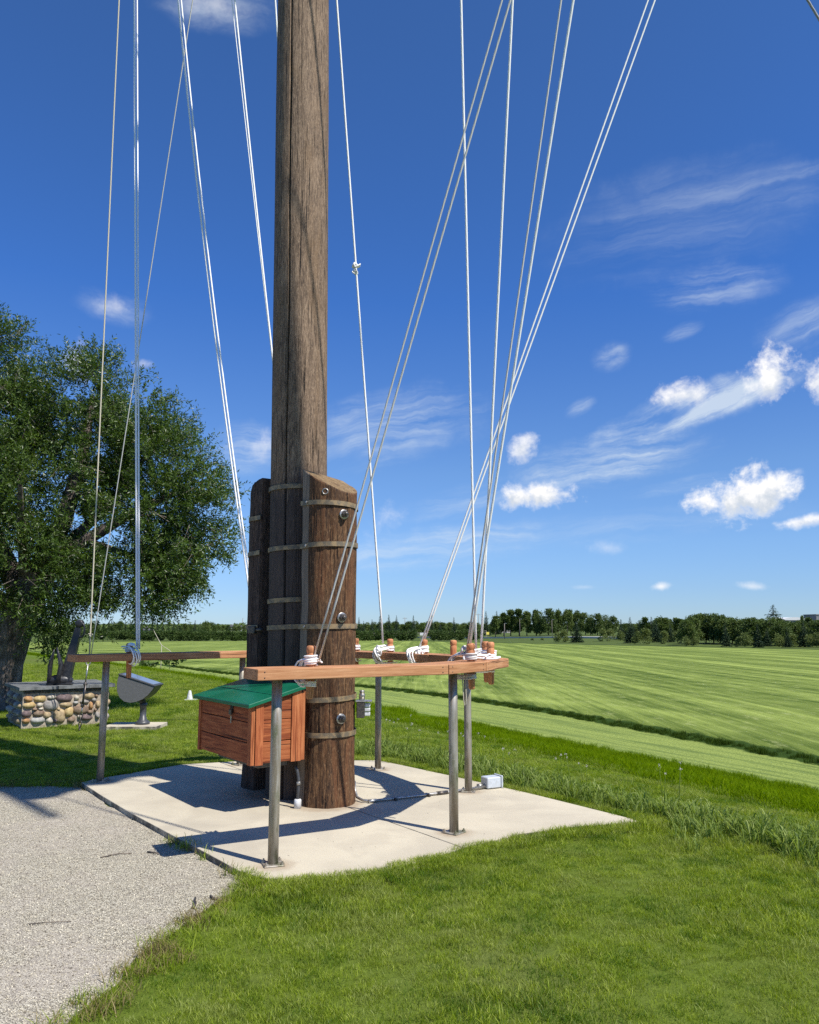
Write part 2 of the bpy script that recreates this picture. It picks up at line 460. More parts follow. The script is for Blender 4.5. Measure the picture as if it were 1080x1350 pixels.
la = lanes(t.m('ADD', ss_, t.m('MULTIPLY', qq, 0.02)), 5.6, 0.8, 1.3)
la2 = lanes(t.m('ADD', ss_, t.m('MULTIPLY', qq, 0.09)), 2.1, 0.9, 1.6)
lb = lanes(t.m('ADD', spx.outputs[1], t.m('MULTIPLY', spx.outputs[0], 0.35)), 13.0, 0.7, 0.4)
xl = t.m('ADD', spx.outputs[0], t.m('MULTIPLY', spx.outputs[1], -0.012))
lc = lanes(xl, 4.6, 0.7, 0.22)
lc2 = lanes(xl, 1.55, 0.9, 0.25)
mB = t.ss(t.m('ADD', spx.outputs[0], warp), -6.0, -14.0)
mC = t.ss(t.m('ADD', tl, warp), 1.5, 5.0)
lane = t.n('ShaderNodeMix', {0: mC, 2: la, 3: t.m('ADD', t.m('MULTIPLY', lc, 0.72), t.m('MULTIPLY', lc2, 0.28))}).outputs[0]
lane = t.n('ShaderNodeMix', {0: mB, 2: lane, 3: lb}).outputs[0]
sv2 = t.n('ShaderNodeCombineXYZ', {0: t.m('MULTIPLY', xl, 2.0), 1: t.m('MULTIPLY', spx.outputs[1], 0.05)})
ns2 = t.noise(sv2.outputs[0], 1.0, 6, 0.75, 0.4)
sv3 = t.n('ShaderNodeCombineXYZ', {0: t.m('MULTIPLY', xl, 0.15), 1: t.m('MULTIPLY', spx.outputs[1], 0.02)})
ns3 = t.noise(sv3.outputs[0], 1.0, 4, 0.6, 1.0)
lane = t.m('ADD', t.m('MULTIPLY', lane, t.m('ADD', 0.12, t.m('MULTIPLY', t.ss(ns3, 0.35, 0.65), 0.42))), t.m('ADD', t.m('MULTIPLY', t.ss(ns2, 0.38, 0.64), 0.42), t.m('MULTIPLY', la2, 0.12)))
field = t.mix(lane, (0.048, 0.085, 0.008), (0.315, 0.385, 0.088))
nst = t.noise(t.n('ShaderNodeCombineXYZ', {0: t.m('MULTIPLY', xl, 2.6), 1: t.m('MULTIPLY', spx.outputs[1], 0.8)}).outputs[0], 1.0, 6, 0.8)
field = t.mix(t.m('MULTIPLY', t.ss(nst, 0.52, 0.72), 0.55), field, (0.44, 0.47, 0.19))
field = t.mix(t.m('MULTIPLY', t.ss(nst, 0.46, 0.30), 0.5), field, (0.065, 0.095, 0.014))
rough_ = t.mix(t.ss(ng, 0.35, 0.65), (0.055, 0.085, 0.018), (0.095, 0.125, 0.034))
rough_ = t.mix(t.ss(tf, 5.0, 2.0), rough_, (0.022, 0.040, 0.008))
c = t.mix(t.ss(ts, -7.5, -5.2), lawn, slope)
c = t.mix(t.ss(ts_, -0.05, 0.05), c, strip)
# the unmown lip between strip and field
lipd = t.m('ABSOLUTE', t.m('SUBTRACT', tl_, 0.25))
c = t.mix(t.ss(tl_, -0.05, 0.1), c, field)
c = t.mix(t.ss(lipd, 0.34, 0.22), c, (0.030, 0.060, 0.008))
c = t.mix(t.ss(t.m('ADD', tf, t.m('MULTIPLY', t.m('SUBTRACT', nl, 0.5), 2.0)), -0.4, 0.4), c, rough_)
t.set(t.b, 'Base Color', c)
t.set(t.b, 'Roughness', 0.95)
t.set(t.b, 'Specular IOR Level', 0.1)
bump(t, t.m('ADD', nf, ngr), 0.5, 0.04)
M['turf'] = m


def leafmat(name, stops, transl=0.35, rough=0.45, spec=0.4, attr='lv'):
    m, t = mat(name)
    lv = t.n('ShaderNodeAttribute', attribute_name=attr).outputs['Fac']
    oi = t.n('ShaderNodeObjectInfo').outputs['Random']
    f = t.m('ADD', t.m('MULTIPLY', lv, 0.66), t.m('MULTIPLY', oi, 0.34))
    c = t.ramp(f, stops)
    t.set(t.b, 'Base Color', c)
    t.set(t.b, 'Roughness', rough)
    t.set(t.b, 'Specular IOR Level', spec)
    tr = t.n('ShaderNodeBsdfTranslucent', {'Color': t.mix(0.5, c, (0.9, 1.0, 0.25), 'MULTIPLY')})
    hs = t.n('ShaderNodeHueSaturation', {'Color': c, 'Value': 1.5, 'Saturation': 1.15, 'Hue': 0.49})
    t.set(tr, 'Color', hs.outputs[0])
    mx = t.n('ShaderNodeMixShader', {0: transl, 1: t.b.outputs[0], 2: tr.outputs[0]})
    t.set(t.o, 'Surface', mx.outputs[0])
    return m


M['grass'] = leafmat('lawn_grass_blade', [(0.0, (0.098, 0.150, 0.006)), (0.30, (0.200, 0.280, 0.015)), (0.55, (0.34, 0.42, 0.045)), (0.78, (0.54, 0.58, 0.14)), (1.0, (0.74, 0.70, 0.32))], 0.42, 0.5, 0.25)
M['grasspale'] = leafmat('pale_grass_blade', [(0.0, (0.12, 0.15, 0.020)), (0.4, (0.25, 0.31, 0.060)), (0.75, (0.44, 0.48, 0.15)), (1.0, (0.68, 0.64, 0.34))], 0.42, 0.5, 0.25)
M['grassdark'] = leafmat('deep_green_grass_blade', [(0.0, (0.040, 0.085, 0.004)), (0.4, (0.085, 0.165, 0.009)), (0.75, (0.15, 0.245, 0.022)), (1.0, (0.32, 0.38, 0.080))], 0.42, 0.45, 0.25)
M['weed'] = leafmat('tall_grass_blade', [(0.0, (0.12, 0.175, 0.030)), (0.45, (0.20, 0.275, 0.060)), (0.8, (0.34, 0.40, 0.13)), (1.0, (0.52, 0.52, 0.26))], 0.42, 0.6, 0.12)
M['slopegrass'] = leafmat('slope_grass_blade', [(0.0, (0.080, 0.145, 0.002)), (0.5, (0.140, 0.225, 0.004)), (1.0, (0.25, 0.31, 0.012))], 0.45, 0.8, 0.03)
M['lipgrass'] = leafmat('unmown_edge_blade', [(0.0, (0.022, 0.045, 0.003)), (0.5, (0.042, 0.078, 0.006)), (1.0, (0.085, 0.125, 0.016))], 0.25, 0.7, 0.1)
M['drygrass'] = leafmat('dry_grass_blade', [(0.0, (0.16, 0.13, 0.05)), (0.5, (0.28, 0.23, 0.10)), (1.0, (0.42, 0.35, 0.17))], 0.3, 0.6, 0.2)
M['willow'] = leafmat('willow_leaf', [(0.0, (0.026, 0.054, 0.008)), (0.4, (0.072, 0.125, 0.018)), (0.75, (0.150, 0.220, 0.040)), (1.0, (0.34, 0.41, 0.12))], 0.30, 0.40, 0.5)
M['bush'] = leafmat('shrub_leaf', [(0.0, (0.030, 0.062, 0.010)), (0.5, (0.055, 0.100, 0.020)), (1.0, (0.11, 0.16, 0.045))], 0.3, 0.5, 0.3)
M['spruce'] = leafmat('spruce_needles', [(0.0, (0.014, 0.030, 0.014)), (0.5, (0.032, 0.060, 0.026)), (1.0, (0.070, 0.105, 0.045))], 0.1, 0.6, 0.2)
M['poplar'] = leafmat('broadleaf_foliage', [(0.0, (0.030, 0.056, 0.012)), (0.5, (0.078, 0.120, 0.026)), (1.0, (0.170, 0.215, 0.060))], 0.2, 0.55, 0.25)
M['shrubgreen'] = leafmat('pale_shrub_foliage', [(0.0, (0.075, 0.105, 0.026)), (0.5, (0.130, 0.170, 0.045)), (1.0, (0.22, 0.26, 0.085))], 0.2, 0.55, 0.25)
M['hedge'] = leafmat('hedge_foliage', [(0.0, (0.030, 0.060, 0.012)), (0.5, (0.055, 0.095, 0.020)), (1.0, (0.095, 0.140, 0.036))], 0.2, 0.55, 0.25)
M['petal'] = leafmat('seed_fluff', [(0.0, (0.48, 0.45, 0.40)), (1.0, (0.70, 0.67, 0.60))], 0.4, 0.8, 0.1)
# furrowed bark
m, t = mat('furrowed_bark')
tcn = t.n('ShaderNodeTexCoord').outputs['Object']
n1 = t.noise(t.scale(tcn, (9, 9, 2.2)), 1.0, 6, 0.7, 1.2)
n2 = t.noise(tcn, 30, 5, 0.6)
c = t.ramp(t.m('ADD', t.m('MULTIPLY', n1, 0.75), t.m('MULTIPLY', n2, 0.25)), [(0.36, (0.035, 0.028, 0.024)), (0.5, (0.15, 0.12, 0.10)), (0.66, (0.34, 0.29, 0.25))])
t.set(t.b, 'Base Color', c)
t.set(t.b, 'Roughness', 0.95)
bump(t, n1, 1.0, 0.05)
M['bark'] = m
M['twigbark'] = simple('grey_twig_bark', (0.17, 0.14, 0.11), 0.85, 0, 20, (0.10, 0.08, 0.06))
M['mortar'] = simple('pale_mortar', (0.40, 0.34, 0.26), 0.95, 0, 30, (0.27, 0.22, 0.17), 0.6)
M['slate'] = simple('grey_slate', (0.17, 0.175, 0.17), 0.75, 0, 7, (0.10, 0.105, 0.10), 0.6, bd=0.01)
M['darkstone'] = simple('dark_rubble_stone', (0.11, 0.10, 0.09), 0.9, 0, 12, (0.05, 0.045, 0.04), 0.6, bd=0.01)


def stonemat(name, c1, c2):
    return simple(name, c1, 0.85, 0, 18, c2, 0.5, det=7, lo=0.38, hi=0.62, bd=0.006)


STONE = dict(orange=stonemat('orange_fieldstone', (0.42, 0.24, 0.10), (0.28, 0.15, 0.07)), tan=stonemat('tan_fieldstone', (0.42, 0.32, 0.18), (0.26, 0.19, 0.11)),
             grey=stonemat('grey_fieldstone', (0.30, 0.28, 0.25), (0.20, 0.18, 0.16)), purple=stonemat('purple_grey_fieldstone', (0.17, 0.12, 0.115), (0.095, 0.07, 0.068)),
             brown=stonemat('brown_fieldstone', (0.25, 0.18, 0.12), (0.15, 0.10, 0.07)), cream=stonemat('cream_fieldstone', (0.50, 0.45, 0.36), (0.36, 0.31, 0.24)),
             yellow=stonemat('yellow_fieldstone', (0.50, 0.38, 0.18), (0.36, 0.25, 0.11)), pale=stonemat('pale_grey_fieldstone', (0.40, 0.39, 0.36), (0.28, 0.27, 0.25)))
M['asphalt'] = simple('pale_road_surface', (0.52, 0.50, 0.46), 0.9, 0, 3, (0.44, 0.42, 0.39))
M['housewall'] = simple('beige_house_wall', (0.42, 0.39, 0.35), 0.8, 0, 2, (0.38, 0.35, 0.31))
M['whitewall'] = simple('white_wall', (0.66, 0.66, 0.65), 0.7)
M['houseroof'] = simple('grey_shingle_roof', (0.085, 0.085, 0.09), 0.85, 0, 3, (0.06, 0.06, 0.062))
M['window'] = simple('dark_window', (0.03, 0.035, 0.045), 0.15)
M['greybuild'] = simple('grey_cladding', (0.24, 0.235, 0.23), 0.8, 0, 1.5, (0.20, 0.195, 0.19))
M['polewood'] = simple('grey_utility_pole', (0.22, 0.19, 0.16), 0.9)
M['signyellow'] = simple('yellow_sign', (0.65, 0.55, 0.08), 0.6)
M['signwhite'] = simple('white_sign', (0.7, 0.7, 0.68), 0.6)
M['fencewood'] = simple('grey_fence_wood', (0.25, 0.22, 0.18), 0.9)


# ------------------------------------------------------------------ objects helpers
def tag(o, label=None, cat=None, group=None, kind=None):
    if label: o['label'] = label
    if cat: o['category'] = cat
    if group: o['group'] = group
    if kind: o['kind'] = kind
    return o


def empty(name, loc=(0, 0, 0), rz=0.0):
    o = bpy.data.objects.new(name, None)
    COL.objects.link(o)
    o.location = loc
    o.rotation_euler = (0, 0, rz)
    o.empty_display_size = 0.1
    return o


class MB:
    """collects verts and faces in local coordinates"""
    def __init__(s):
        s.v, s.f, s.mi, s.sm, s.uv = [], [], [], [], []

    def add(s, vs, fs, mi=0, smooth=False, uvs=None):
        b = len(s.v)
        s.v += [tuple(p) for p in vs]
        s.f += [tuple(b + i for i in f) for f in fs]
        s.mi += [mi] * len(fs)
        s.sm += [smooth] * len(fs)
        s.uv += uvs if uvs else [(0, 0, 0)] * len(vs)
        return s

    def box(s, c, size, rot=None, mi=0, bev=0.0):
        hx, hy, hz = [d / 2 for d in size]
        if bev <= 0:
            vs = [(x, y, z) for x in (-hx, hx) for y in (-hy, hy) for z in (-hz, hz)]
            fs = [(0, 1, 3, 2), (4, 6, 7, 5), (0, 4, 5, 1), (2, 3, 7, 6), (0, 2, 6, 4), (1, 5, 7, 3)]
        else:
            vs, fs = [], []
            idx = {}
            for ix, sx in enumerate((-1, 1)):
                for iy, sy in enumerate((-1, 1)):
                    for iz, sz in enumerate((-1, 1)):
                        for a in range(3):
                            p = [sx * (hx - bev), sy * (hy - bev), sz * (hz - bev)]
                            p[a] += (sx, sy, sz)[a] * bev
                            idx[(ix, iy, iz, a)] = len(vs)
                            vs.append(tuple(p))
            I = idx
            for a in range(3):
                o1, o2 = [k for k in range(3) if k != a]
                for sd in (0, 1):
                    q = []
                    for u, w in ((0, 0), (1, 0), (1, 1), (0, 1)):
                        k = [0, 0, 0]; k[a] = sd; k[o1] = u; k[o2] = w
                        q.append(I[(*k, a)])
                    fs.append(tuple(q))
                # edges parallel to axis a
                for u in (0, 1):
                    for w in (0, 1):
                        k0 = [0, 0, 0]; k0[o1] = u; k0[o2] = w; k0[a] = 0
                        k1 = list(k0); k1[a] = 1
                        fs.append((I[(*k0, o1)], I[(*k1, o1)], I[(*k1, o2)], I[(*k0, o2)]))
            for ix in (0, 1):
                for iy in (0, 1):
                    for iz in (0, 1):
                        fs.append((I[(ix, iy, iz, 0)], I[(ix, iy, iz, 1)], I[(ix, iy, iz, 2)]))
        if rot is not None:
            vs = [tuple(rot @ Vector(p)) for p in vs]
        vs = [(p[0] + c[0], p[1] + c[1], p[2] + c[2]) for p in vs]
        return s.add(vs, fs, mi)

    def tube(s, pts, rad, n=8, mi=0, cap=True, closed=False, smooth=True):
        pts = [Vector(p) for p in pts]
        N = len(pts)
        rads = rad if isinstance(rad, (list, tuple)) else [rad] * N
        vs, uvs, fs = [], [], []
        prev = None
        L = 0.0
        rows = N + (1 if closed else 0)
        for k in range(rows):
            i = k % N
            if closed:
                tg = (pts[(i + 1) % N] - pts[i - 1])
            else:
                tg = pts[min(i + 1, N - 1)] - pts[max(i - 1, 0)]
            tg.normalize()
            if prev is None:
                ref = Vector((0, 0, 1)) if abs(tg.z) < 0.9 else Vector((1, 0, 0))
                x = tg.cross(ref).normalized()
            else:
                x = (prev - tg * prev.dot(tg)).normalized()
            prev = x
            y = tg.cross(x)
            if k: L += (pts[i] - pts[(k - 1) % N]).length
            for j in range(n):
                a = 2 * math.pi * j / n
                vs.append(pts[i] + (x * math.cos(a) + y * math.sin(a)) * rads[i])
                uvs.append((j / n, L, 0))
        for k in range(rows - 1):
            for j in range(n):
                a, b = k * n + j, k * n + (j + 1) % n
                fs.append((a, b, b + n, a + n))
        if cap and not closed:
            fs.append(tuple(range(n))[::-1])
            fs.append(tuple(range((rows - 1) * n, rows * n)))
        return s.add(vs, fs, mi, smooth, uvs)

    def lathe(s, prof, c=(0, 0, 0), n=16, rot=None, mi=0, smooth=True):
        vs, fs = [], []
        for r_, z in prof:
            for j in range(n):
                a = 2 * math.pi * j / n
                p = Vector((r_ * math.cos(a), r_ * math.sin(a), z))
                if rot is not None: p = rot @ p
                vs.append((p[0] + c[0], p[1] + c[1], p[2] + c[2]))
        for k in range(len(prof) - 1):
            for j in range(n):
                a, b = k * n + j, k * n + (j + 1) % n
                fs.append((a, b, b + n, a + n))
        fs.append(tuple(range(n))[::-1])
        fs.append(tuple(range((len(prof) - 1) * n, len(prof) * n)))
        return s.add(vs, fs, mi, smooth)

    def prism(s, poly, z0, z1, mi=0, smooth=False):
        n = len(poly)
        vs = [(x, y, z0) for x, y in poly] + [(x, y, z1) for x, y in poly]
        fs = [tuple(range(n))[::-1], tuple(range(n, 2 * n))]
        for j in range(n):
            fs.append((j, (j + 1) % n, n + (j + 1) % n, n + j))
        return s.add(vs, fs, mi, smooth)

    def build(s, name, mats, parent=None, loc=None, rot=None, fix=True):
        me = bpy.data.meshes.new(name)
        me.from_pydata(s.v, [], s.f)
        mats = mats if isinstance(mats, (list, tuple)) else [mats]
        for m_ in mats: me.materials.append(m_)
        me.polygons.foreach_set('material_index', s.mi)
        me.polygons.foreach_set('use_smooth', s.sm)
        at = me.attributes.new('ruv', 'FLOAT_VECTOR', 'POINT')
        at.data.foreach_set('vector', np.array(s.uv, dtype=np.float32).ravel())
        if fix:
            import bmesh
            bm = bmesh.new(); bm.from_mesh(me)
            bmesh.ops.recalc_face_normals(bm, faces=bm.faces)
            bm.to_mesh(me); bm.free()
        me.update()
        return link(name, me, parent, loc, rot)


def link(name, me, parent=None, loc=None, rot=None):
    o = bpy.data.objects.new(name, me)
    COL.objects.link(o)
    if parent is not None: o.parent = parent
    if loc is not None: o.location = loc
    if rot is not None: o.rotation_euler = rot
    return o


def copy_tree(o, parent=None):
    c = o.copy()
    COL.objects.link(c)
    c.parent = parent
    for ch in list(o.children):
        copy_tree(ch, c)
    return c


def npmesh(name, V, F, mats, attrs=None, smooth=False, mi=None):
    """fast mesh from numpy; F is (n,3) or (n,4)"""
    me = bpy.data.meshes.new(name)
    V = np.asarray(V, dtype=np.float32)
    F = np.asarray(F, dtype=np.int32)
    k = F.shape[1]
    me.vertices.add(len(V))
    me.vertices.foreach_set('co', V.ravel())
    me.loops.add(F.size)
    me.loops.foreach_set('vertex_index', F.ravel())
    me.polygons.add(len(F))
    me.polygons.foreach_set('loop_start', np.arange(0, F.size, k, dtype=np.int32))
    me.polygons.foreach_set('loop_total', np.full(len(F), k, dtype=np.int32))
    me.polygons.foreach_set('use_smooth', np.full(len(F), smooth))
    for m_ in (mats if isinstance(mats, (list, tuple)) else [mats]): me.materials.append(m_)
    if mi is not None: me.polygons.foreach_set('material_index', np.asarray(mi, dtype=np.int32))
    for an, av in (attrs or {}).items():
        at = me.attributes.new(an, 'FLOAT', 'POINT')
        at.data.foreach_set('value', np.asarray(av, dtype=np.float32).ravel())
    me.update(calc_edges=True)
    me.validate()
    return me


def rz3(a):
    return Matrix.Rotation(a, 3, 'Z')


# ------------------------------------------------------------------ terrain
Q_S0 = ([-60, -30, 0, 17, 29, 60, 120, 400], [6.8, 6.6, 6.5, 6.5, 5.0, 1.0, -8, -40])
Q_S1 = ([-60, -30, 0, 8, 17, 25, 38, 60, 120, 400], [7.6, 7.6, 8.4, 9.6, 10.4, 10.0, 7.5, 6.5, 0, -30])
_k = np.exp(-0.5 * (np.arange(-30, 31) / 8.0) ** 2); _k /= _k.sum()
_qs = np.arange(-200, 600, 0.5)


def _smooth(tab):
    y = np.interp(_qs, tab[0], tab[1])
    return np.convolve(np.pad(y, 30, mode='edge'), _k, 'valid')


S0T, S1T = _smooth(Q_S0), _smooth(Q_S1)


def sstep(x):
    x = np.clip(x, 0, 1)
    return x * x * (3 - 2 * x)


def terr(x, y):
    x = np.asarray(x, dtype=float); y = np.asarray(y, dtype=float)
    s = (x - 0.8) * 0.882 + (y - 10.9) * 0.471
    q = (x - 0.8) * -0.471 + (y - 10.9) * 0.882
    s0 = np.interp(q, _qs, S0T); s1 = np.interp(q, _qs, S1T)
    ts = s - s0; tl = s - s1
    tf = np.maximum(0.92 * x + 0.387 * y - 102, -0.71 * x + 0.70 * y - 227)
    tf = np.maximum(tf, x - 95)
    r = np.hypot(x, y)
    z = -0.05 - sstep((ts + 6.5) / 6.5)
    yy = np.clip(y, 25, 320)
    z = z - 0.008 * (yy - 25) * sstep((ts + 6.5) / 6.5)
    z = z + 2.0 * sstep(tf / 75.0)
    z = z + 0.12 * sstep((tl - 0.1) / 0.5)
    z = z + 13.0 * sstep((r - 600) / 2400.0)
    return z, dict(ts=ts, tl=tl, tf=tf, sacross=s, salong=q)


def tz(x, y):
    return float(terr(x, y)[0])


ax = np.sinh(np.linspace(-1, 1, 301) * 7.6) / np.sinh(7.6) * 4000
xs = ax + 0.0
t_ = np.linspace(0, 1, 330)
ys = np.concatenate([-np.geomspace(4000, 1.5, 40), np.geomspace(1.0, 320, 300), np.geomspace(330, 4000, 40)])
# finer columns between -70 and 70
xs = np.unique(np.concatenate([-np.geomspace(75, 4000, 40), np.linspace(-70, 70, 281), np.geomspace(75, 4000, 40)]))
X, Y = np.meshgrid(xs, ys)
Z, at_ = terr(X, Y)
nx, ny = len(xs), len(ys)
V = np.stack([X, Y, Z], -1).reshape(-1, 3)
i0 = (np.arange(ny - 1)[:, None] * nx + np.arange(nx - 1)[None, :]).ravel()
F = np.stack([i0, i0 + 1, i0 + nx + 1, i0 + nx], -1)
me = npmesh('ground', V, F, M['turf'], {k: v.ravel() for k, v in at_.items()}, smooth=True)
ground = link('ground', me)
tag(ground, kind='structure')

# path and pad outlines on the ground (metres)
PAD = [(-3.42, 8.62), (-3.0, 8.02), (-2.45, 7.27), (-1.93, 6.60), (-1.52, 6.08), (-1.15, 5.60), (-0.98, 5.45), (-0.78, 5.37), (-0.20, 5.56), (0.15, 5.86), (0.42, 6.15), (0.85, 6.52), (1.3, 6.75),
       (1.82, 6.90), (1.90, 6.95), (1.88, 7.03), (1.18, 8.06), (0.42, 9.04), (-0.37, 10.02), (-1.93, 10.0), (-2.68, 9.72), (-3.35, 8.80)]
PATH = [(-1.05, 5.48), (-1.12, 5.28), (-1.22, 4.85), (-1.36, 4.45), (-1.36, 4.0), (-1.45, 3.55), (-1.62, 3.05), (-1.9, 2.4), (-2.2, 1.2), (-2.4, -2), (-9, -2), (-9.5, 8.7), (-7.0, 8.72), (-5.4, 8.66), (-4.3, 8.60),
        (-3.75, 8.66), (-3.40, 8.60), (-3.0, 8.02), (-2.45, 7.27), (-1.93, 6.60), (-1.52, 6.08), (-1.15, 5.60)]


def inside(poly, x, y):
    x = np.asarray(x); y = np.asarray(y)
    r = np.zeros(x.shape, bool)
    n = len(poly)
    j = n - 1
    for i in range(n):
        xi, yi = poly[i]; xj, yj = poly[j]
        c_ = ((yi > y) != (yj > y)) & (x < (xj - xi) * (y - yi) / (yj - yi + 1e-12) + xi)
        r ^= c_
        j = i
    return r


def polydist(poly, x, y):
    d = np.full(np.asarray(x).shape, 1e9)
    n = len(poly)
    for i in range(n):
        x0, y0 = poly[i]; x1, y1 = poly[(i + 1) % n]
        dx, dy = x1 - x0, y1 - y0
        tt = np.clip(((x - x0) * dx + (y - y0) * dy) / (dx * dx + dy * dy), 0, 1)
        d = np.minimum(d, np.hypot(x - x0 - tt * dx, y - y0 - tt * dy))
    return d


import bmesh


def sheet(name, poly, z0, z1, material, parent=None, bev=0.0, rough_edge=0.0):
    pts = []
    n = len(poly)
    for i in range(n):
        a = Vector(poly[i]); b = Vector(poly[(i + 1) % n])
        k = max(1, int((b - a).length / 0.12)) if rough_edge else 1
        k = min(k, 60)
        for j in range(k):
            p = a.lerp(b, j / k)
            if rough_edge:
                w = mnoise.noise(Vector((p.x * 3, p.y * 3, 1.7))) * rough_edge + mnoise.noise(Vector((p.x * 11, p.y * 11, 4))) * rough_edge * 0.5
                nrm = Vector((-(b - a).y, (b - a).x)).normalized()
                p = p + nrm * w
            pts.append((p.x, p.y))
    bm = bmesh.new()
    vs = [bm.verts.new((x, y, z0)) for x, y in pts]
    f = bm.faces.new(vs)
    ex = bmesh.ops.extrude_face_region(bm, geom=[f])
    for v in ex['geom']:
        if isinstance(v, bmesh.types.BMVert): v.co.z = z1
    bmesh.ops.recalc_face_normals(bm, faces=bm.faces)
    if bev:
        es = [e for e in bm.edges if all(abs(v.co.z - z1) < 1e-5 for v in e.verts)]
        bmesh.ops.bevel(bm, geom=es, offset=bev, segments=2, affect='EDGES', profile=0.5)
    me = bpy.data.meshes.new(name)
    bm.to_mesh(me); bm.free()
    me.materials.append(material)
    return link(name, me, parent)


path = sheet('gravel_path', PATH, -0.11, -0.042, M['gravel'], rough_edge=0.06)
tag(path, kind='structure')
# two concrete slabs either side of a tooled joint
JA, JB = Vector((0.40, 6.13)), Vector((-1.05, 8.16))
JC = Vector((-2.35, 9.86))
pad = empty('concrete_pad', (0, 0, 0))
tag(pad, kind='structure')


def clip_poly(poly, a, b, side):
    """part of poly on one side of the line a-b"""
    out = []
    nrm = Vector((-(b - a).y, (b - a).x)).normalized() * side
    pts = [Vector(p) for p in poly]
    for i in range(len(pts)):
        p, q = pts[i], pts[(i + 1) % len(pts)]
        dp, dq = (p - a).dot(nrm) - 0.004, (q - a).dot(nrm) - 0.004
        if dp >= 0: out.append((p.x, p.y))
        if dp * dq < 0:
            tt = dp / (dp - dq)
            r_ = p.lerp(q, tt)
            out.append((r_.x, r_.y))
    return out


for sd in (1, -1):
    sheet('slab', clip_poly(PAD, JA, JB, sd), -0.13, 0.0, M['concrete'], pad, bev=0.006)

PADZ = 0.0

# ------------------------------------------------------------------ mast
MX, MY = -1.105, 8.05
mast = empty('ship_mast', (MX, MY, 0))
tag(mast, 'tall weathered wooden mast strapped between two thick support logs on the concrete pad', 'mast')


def logmesh(name, rfun, z0, ztop, rows, cols, lean, mats, topmat=1, parent=None, loc=(0, 0, 0), sect=None, flat_mi=None):
    """a log: rfun(theta, z) radius; ztop(x, y) height of the sawn top"""
    V, F, MI = [], [], []
    th = [2 * math.pi * j / cols for j in range(cols)]
    for i in range(rows + 1):
        f = i / rows
        for j in range(cols):
            if sect:
                x, y = sect[j]
            else:
                x, y = math.cos(th[j]), math.sin(th[j])
            zt = ztop(x * 0.27 if not sect else x, y * 0.27 if not sect else y)
            z = z0 + (zt - z0) * f
            r_ = rfun(j, th[j], z)
            if sect:
                ln = math.hypot(x, y)
                x, y = x / ln * (ln + r_), y / ln * (ln + r_)
            else:
                x, y = x * r_, y * r_
            V.append((x + lean[0] * z, y + lean[1] * z, z))
    for i in range(rows):
        for j in range(cols):
            a, b = i * cols + j, i * cols + (j + 1) % cols
            F.append((a, b, b + cols, a + cols))
            MI.append(2 if (flat_mi and j in flat_mi) else 0)
    mb = MB()
    mb.v, mb.f, mb.mi, mb.sm = V, F, MI, [True] * len(F)
    mb.uv = [(0, 0, 0)] * len(V)
    b = rows * cols
    mb.f.append(tuple(range(b, b + cols)))
    mb.mi.append(topmat); mb.sm.append(False)
    return mb.build(name, mats, parent, loc)


crack = R(252)


def mast_r(j, th, z):
    r_ = 0.292 - 0.0011 * z
    r_ += 0.006 * mnoise.noise(Vector((math.cos(th) * 2.2, math.sin(th) * 2.2, z * 0.35)))
    # facets left by the drawknife
    r_ += 0.0025 * mnoise.noise(Vector((math.cos(th) * 6, math.sin(th) * 6, z * 0.7 + 9)))
    # long drying crack, wandering a little
    c0 = crack + 0.05 * mnoise.noise(Vector((0, 3, z * 0.5)))
    d = abs((th - c0 + math.pi) % (2 * math.pi) - math.pi)
    if d < 0.040: r_ -= 0.075 * (1 - d / 0.040) ** 0.6 * (0.55 + 0.45 * min(1.0, abs(mnoise.noise(Vector((7, 1, z * 0.5)))) * 3))
    c1 = R(275) + 0.10 * mnoise.noise(Vector((5, 3, z * 0.4)))
    d = abs((th - c1 + math.pi) % (2 * math.pi) - math.pi)
    if d < 0.012: r_ -= 0.012 * (1 - d / 0.012) * max(0, mnoise.noise(Vector((2, 9, z * 0.6))) + 0.3)
    return r_


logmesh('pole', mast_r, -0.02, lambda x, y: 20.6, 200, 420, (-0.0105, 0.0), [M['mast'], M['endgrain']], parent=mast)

AX = Vector((0.67, -0.74)).normalized()      # from the mast out to the near support log


